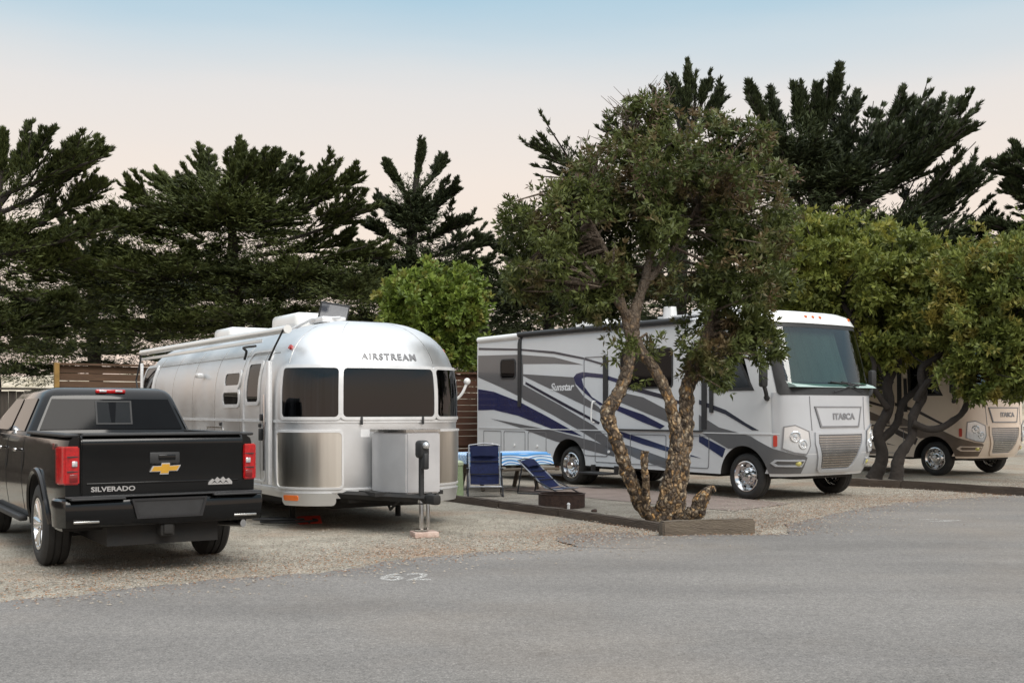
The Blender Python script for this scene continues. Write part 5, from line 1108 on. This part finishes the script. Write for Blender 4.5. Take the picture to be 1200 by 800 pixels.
tot += cypress('cypress_tree', 'broad spreading cypress crown above the trailer roof', W3(290, 500, D), W3(270, 215, D),
 bo(D, [(270, 260, 285, 170, 0, 1.2), (265, 260, 235, 178, 1, 1.1), (280, 255, 330, 182, -1, 1.2), (280, 260, 362, 198, 1, 1.2), (290, 270, 430, 208, 0, 1.4), (300, 290, 445, 240, -1, 1.2), (250, 265, 175, 205, 1, 1.2), (240, 280, 140, 215, -1, 1.2), (230, 290, 125, 245, 0, 1.1), (260, 250, 205, 210, 0, 1), (300, 300, 425, 285, 1, 1.1), (290, 320, 400, 330, -1, 1), (230, 310, 115, 295, 1, 1.), (290, 250, 395, 215, 2, 1.1), (255, 250, 300, 190, -2, 1.), (310, 310, 470, 300, 0, .9)]), M['cyp'], 42, 1., masses=mass(D, [(265, 265, 100, 62, 4, 60), (215, 330, 110, 55, 4, 36), (340, 330, 95, 45, 4, 22), (200, 390, 80, 34, 3, 14), (120, 330, 80, 60, 4, 26), (60, 380, 90, 45, 4, 22), (300, 380, 110, 40, 4, 26), (420, 350, 60, 45, 4, 16), (150, 270, 60, 40, 3, 14)]))
D = 50
tot += cypress('cypress_tree', 'dark pointed cypress behind the small round tree', W3(480, 520, D), W3(490, 178, D),
 bo(D, [(488, 215, 497, 172, 0, .8), (485, 230, 525, 190, 1, .9), (482, 240, 452, 195, 0, .8), (485, 260, 540, 222, 0, 1.), (482, 265, 440, 235, 1, .9), (485, 285, 560, 258, -1, 1.1), (480, 290, 425, 262, 0, .9), (485, 305, 585, 285, 1, 1.2), (480, 315, 400, 290, 0, 1), (488, 330, 590, 305, 0, 1.), (480, 340, 385, 325, 0, 1.), (488, 350, 580, 340, 0, 1.)]), M['cyp2'], 34, 1., masses=mass(D, [(485, 265, 34, 60, 2.5, 24), (485, 330, 80, 45, 3.5, 34), (480, 400, 110, 55, 3.5, 40)]), tl=.20)
D = 52
tot += cypress('cypress_tree', 'low dark cypress filling the gap behind the silver motorhome', W3(640, 520, D), W3(650, 300, D),
 bo(D, [(640, 320, 570, 285, 0, 1), (640, 340, 545, 310, 1, 1), (650, 310, 610, 268, 0, 1)]), M['cyp2'], 28, 1., masses=mass(D, [(620, 360, 85, 70, 3.5, 60), (720, 350, 85, 90, 3.5, 46), (600, 430, 90, 50, 3.5, 36), (740, 440, 90, 45, 3, 26)]))
D = 34
tot += cypress('cypress_tree', 'tall cypress whose thin tips poke above the twisted tree', W3(790, 520, D), W3(805, 120, D),
 bo(D, [(800, 170, 808, 82, 0, .9), (795, 175, 765, 118, 0, .8), (805, 170, 852, 115, 0, .8), (800, 200, 700, 150, 0, .7), (760, 240, 612, 165, 0, .8), (770, 250, 640, 200, 0, .6), (800, 160, 785, 105, 1, .7), (805, 165, 832, 98, 0, .6)]), M['cyp2'], 24, .9, masses=mass(D, [(810, 230, 60, 60, 2, 16), (800, 350, 90, 80, 2.5, 26), (900, 400, 60, 70, 2, 14)]), tl=.17, tw=.035)
D = 40
tot += cypress('cypress_tree', 'huge wind-swept cypress leaning right above the yellow-green tree', W3(935, 520, D), W3(950, 190, D),
 bo(D, [(945, 200, 988, 88, 0, .9), (940, 195, 935, 105, 0, .8), (960, 195, 1010, 118, 1, .8), (930, 200, 875, 108, 0, .8), (925, 210, 905, 118, 1, .7), (950, 205, 962, 100, 0, .7), (970, 240, 1110, 130, 0, 1.5), (980, 250, 1148, 122, 1, 1.5), (985, 255, 1145, 150, -1, 1.5), (975, 235, 1070, 118, 1, 1.3), (990, 260, 1120, 165, 0, 1.3), (960, 260, 1000, 150, 0, 1), (1000, 290, 1170, 185, 0, .9), (1020, 300, 1165, 205, 1, .9), (1020, 300, 1120, 235, 1, 1.), (1030, 310, 1180, 262, 0, 1.1), (1040, 320, 1160, 290, 0, 1.), (950, 250, 1060, 160, -1, 1.2), (940, 240, 890, 160, 0, 1.)]), M['cyp2'], 34, 1., masses=mass(D, [(930, 200, 50, 60, 2.6, 30), (975, 220, 58, 42, 2.6, 26), (1040, 285, 95, 42, 3, 40), (950, 290, 80, 50, 3, 30), (1120, 310, 75, 28, 2.5, 18), (1000, 380, 120, 60, 3, 40)]), tl=.22, tw=.042)
D = 38
tot += cypress('cypress_tree', 'cypress boughs reaching in from the right edge of the photo', W3(1270, 520, D), W3(1265, 200, D),
 bo(D, [(1260, 240, 1160, 190, 0, 1.), (1260, 230, 1185, 178, 0, .9), (1265, 250, 1175, 225, 0, .9), (1260, 290, 1150, 260, 0, 1.1), (1262, 300, 1165, 290, 0, 1.), (1265, 220, 1240, 150, 0, 1), (1268, 230, 1330, 170, 0, 1)]), M['cyp2'], 30, 1., masses=mass(D, [(1270, 270, 70, 60, 2.5, 26), (1240, 340, 90, 50, 3, 24)]), tl=.22, tw=.042)
D = 58
tot += cypress('cypress_tree', 'shadowy cypress behind the left end of the trailer', W3(120, 500, D), W3(110, 270, D), bo(D, [(110, 300, 60, 245, 0, 1), (110, 300, 175, 250, 0, 1)]), M['cyp2'], 26, 1., masses=mass(D, [(110, 320, 85, 55, 3, 26), (60, 370, 90, 40, 3, 16), (170, 400, 90, 40, 3, 18), (380, 350, 80, 50, 3, 22), (350, 420, 100, 45, 3, 22), (230, 350, 110, 50, 3, 30), (165, 365, 110, 55, 3, 34), (300, 345, 110, 60, 3, 34), (500, 350, 100, 60, 3, 24), (40, 436, 70, 16, 2, 14), (20, 410, 60, 25, 3, 14), (90, 415, 90, 22, 3, 16), (0, 350, 60, 30, 3, 12), (250, 425, 110, 30, 3, 20), (60, 310, 90, 50, 3, 20), (560, 400, 90, 60, 3, 24), (460, 400, 90, 60, 3, 26)]))
D = 60
tot += cypress('cypress_tree', 'distant dark cypress mostly hidden behind the motorhomes', W3(1100, 500, D), W3(1100, 330, D), [], M['cyp2'], 24, 1., masses=mass(D, [(1100, 380, 130, 50, 3, 30), (900, 420, 130, 60, 3, 30), (1250, 400, 100, 60, 3, 20)]))
print('cypress blades', tot)

# ------------------------------------------------------------ dune behind the fence
b = NB(); nx, ny = 120, 24; G = []
for j in range(ny + 1):
    row = []
    for i in range(nx + 1):
        x = -90 + 180 * i / nx; y = 52 + 60 * j / ny; t = j / ny; h = 3.6 * math.sin(min(1, t * 2.2) * math.pi / 2) * (1 + .25 * noise.noise(Vector((x * .06, y * .06, 0)))) + .5 * noise.noise(Vector((x * .25, y * .25, 2))) + .25 * noise.noise(Vector((x * .8, y * .8, 5)))
        row.append(b.verts.new((x, y, -.05 if j == 0 else max(h, -.05))))
    G.append(row)
for a, c in zip(G, G[1:]):
    for i in range(nx): b.faces.new((a[i], a[i + 1], c[i + 1], c[i]))
o = link('dune', b, M['sand'], smooth=60); prop(o, 'pale sand dune with rust-coloured ground cover beyond the fence', kind='structure')

# ------------------------------------------------------------ loose litter and pebbles
def seg_pts(n, sig):
    E_ = np.array(edge[3:-2]); s = np.cumsum([0] + [math.dist(a, c) for a, c in zip(E_, E_[1:])]); u = RNG.random(n) * s[-1]
    x, y = np.interp(u, s, E_[:, 0]), np.interp(u, s, E_[:, 1]); return x, y
n = 21000; x, y = seg_pts(n, 0); d = RNG.normal(0, 1, n); x = x + RNG.normal(-.15, .4, n); y = y + np.abs(RNG.normal(0, .9, n)) * RNG.choice([1, 1, 1, 1, -.12], n)
ang = RNG.random(n) * 6.28; dr = np.stack([np.cos(ang), np.sin(ang), RNG.uniform(-.1, .35, n)], 1); ax = np.stack([-np.sin(ang), np.cos(ang), RNG.uniform(-.5, .5, n)], 1)
o = quads('leaf_litter', np.stack([x, y, np.full(n, .02)], 1), nrm(dr), nrm(ax), RNG.uniform(.012, .038, n), RNG.uniform(.007, .016, n), M['litter']); prop(o, 'small dry orange-brown leaves strewn along the asphalt edge', 'litter', kind='stuff')
n = 14000; x, y = seg_pts(n, 0); x = x + RNG.normal(-.3, .9, n); y = y + np.abs(RNG.normal(0, 1.3, n)) * RNG.choice([1, 1, 1, 1, 1, -.08], n)
s = RNG.uniform(.006, .02, n); c = np.stack([x, y, s * .4 + .008], 1); base = np.array([[1, 0, 0], [0, 1, 0], [-1, 0, 0], [0, -1, 0], [0, 0, .7], [0, 0, -.7]], float)
v = c[:, None] + base[None] * s[:, None, None] * RNG.uniform(.7, 1.2, (n, 6, 1)); fi = np.array([[0, 1, 4], [1, 2, 4], [2, 3, 4], [3, 0, 4]], np.int32); f = (np.arange(n, dtype=np.int32)[:, None, None] * 6 + fi[None]).reshape(-1)
me = bpy.data.meshes.new('pebbles'); me.vertices.add(n * 6); me.vertices.foreach_set('co', v.ravel()); me.loops.add(len(f)); me.loops.foreach_set('vertex_index', f); me.polygons.add(len(f) // 3); me.polygons.foreach_set('loop_start', np.arange(0, len(f), 3, dtype=np.int32)); me.update(calc_edges=True)
at = me.attributes.new('tint', 'FLOAT', 'FACE'); at.data.foreach_set('value', np.repeat(RNG.random(n), 4).astype(np.float32)); me.materials.append(M['pebble'])
o = bpy.data.objects.new('pebbles', me); C.objects.link(o); prop(o, 'loose pale pebbles scattered over the gravel and road edge', 'gravel', kind='stuff')

# ------------------------------------------------------------ world, sun, camera
sc = bpy.context.scene; w = bpy.data.worlds.new('World'); sc.world = w; w.use_nodes = True; nt = w.node_tree; nt.nodes.clear(); L = nt.links.new
sdir = Vector((.35, -.62, .72)).normalized(); elev = math.asin(sdir.z)
sky = nd(nt, 'ShaderNodeTexSky', _sky_type='NISHITA', _sun_disc=False, _sun_elevation=elev, _sun_rotation=math.atan2(sdir.x, sdir.y), _dust_density=3., _air_density=1.)
bg1 = nd(nt, 'ShaderNodeBackground', Strength=.07); L(sky.outputs[0], bg1.inputs[0])
tc = nd(nt, 'ShaderNodeTexCoord'); s = nd(nt, 'ShaderNodeSeparateXYZ'); L(tc.outputs['Generated'], s.inputs[0])
rp = nd(nt, 'ShaderNodeValToRGB'); e = rp.color_ramp.elements; e[0].position = 0.; e[0].color = (1.0, .79, .67, 1); e[1].position = 1.; e[1].color = (1.8, 1.85, 1.9, 1)
SKY = [(.13, (.95, .79, .66)), (.20, (.91, .80, .71)), (.26, (.81, .775, .745)), (.305, (.62, .71, .76)), (.345, (.43, .62, .74)), (.5, (.80, .92, 1.02))]
for p, c in SKY: x = e.new(p); x.color = (*c, 1)
n = nd(nt, 'ShaderNodeTexNoise', Scale=2.2, Detail=4.); mp = nd(nt, 'ShaderNodeMapping', Scale=(1, 1, 6)); L(tc.outputs['Generated'], mp.inputs[0]); L(mp.outputs[0], n.inputs['Vector'])
ma = nd(nt, 'ShaderNodeMath', _operation='MULTIPLY_ADD'); ma.inputs[1].default_value = .05; L(n.outputs['Fac'], ma.inputs[0])
sb = nd(nt, 'ShaderNodeMath', _operation='SUBTRACT'); sb.inputs[1].default_value = .025; L(s.outputs[2], sb.inputs[0]); L(sb.outputs[0], ma.inputs[2]); L(ma.outputs[0], rp.inputs[0])
bg2 = nd(nt, 'ShaderNodeBackground', Strength=1.); L(rp.outputs[0], bg2.inputs[0]); mx = nd(nt, 'ShaderNodeMixShader'); mx.inputs[0].default_value = .88; L(bg1.outputs[0], mx.inputs[1]); L(bg2.outputs[0], mx.inputs[2])
out = nd(nt, 'ShaderNodeOutputWorld'); L(mx.outputs[0], out.inputs[0])
sl = bpy.data.lights.new('sun', 'SUN'); sl.energy = 2.5; sl.angle = R(38); sl.color = (1., .95, .88); so = bpy.data.objects.new('sun', sl); C.objects.link(so); so.rotation_euler = sdir.to_track_quat('Z', 'Y').to_euler()
cam = bpy.data.cameras.new('camera'); cam.lens = 1322 / 1200 * 36; cam.sensor_width = 36; cam.shift_y = 80 / 1200; cam.clip_end = 2000; cam.clip_start = .1
co = bpy.data.objects.new('camera', cam); C.objects.link(co); co.location = (0, 0, 1.55); co.rotation_euler = (math.pi / 2, 0, 0); sc.camera = co
sc.view_settings.view_transform = 'Standard'; sc.view_settings.look = 'None'; sc.view_settings.exposure = .14; sc.view_settings.gamma = 1.
sc.render.engine = 'CYCLES'; sc.cycles.use_denoising = True; sc.cycles.max_bounces = 8; sc.cycles.transparent_max_bounces = 12
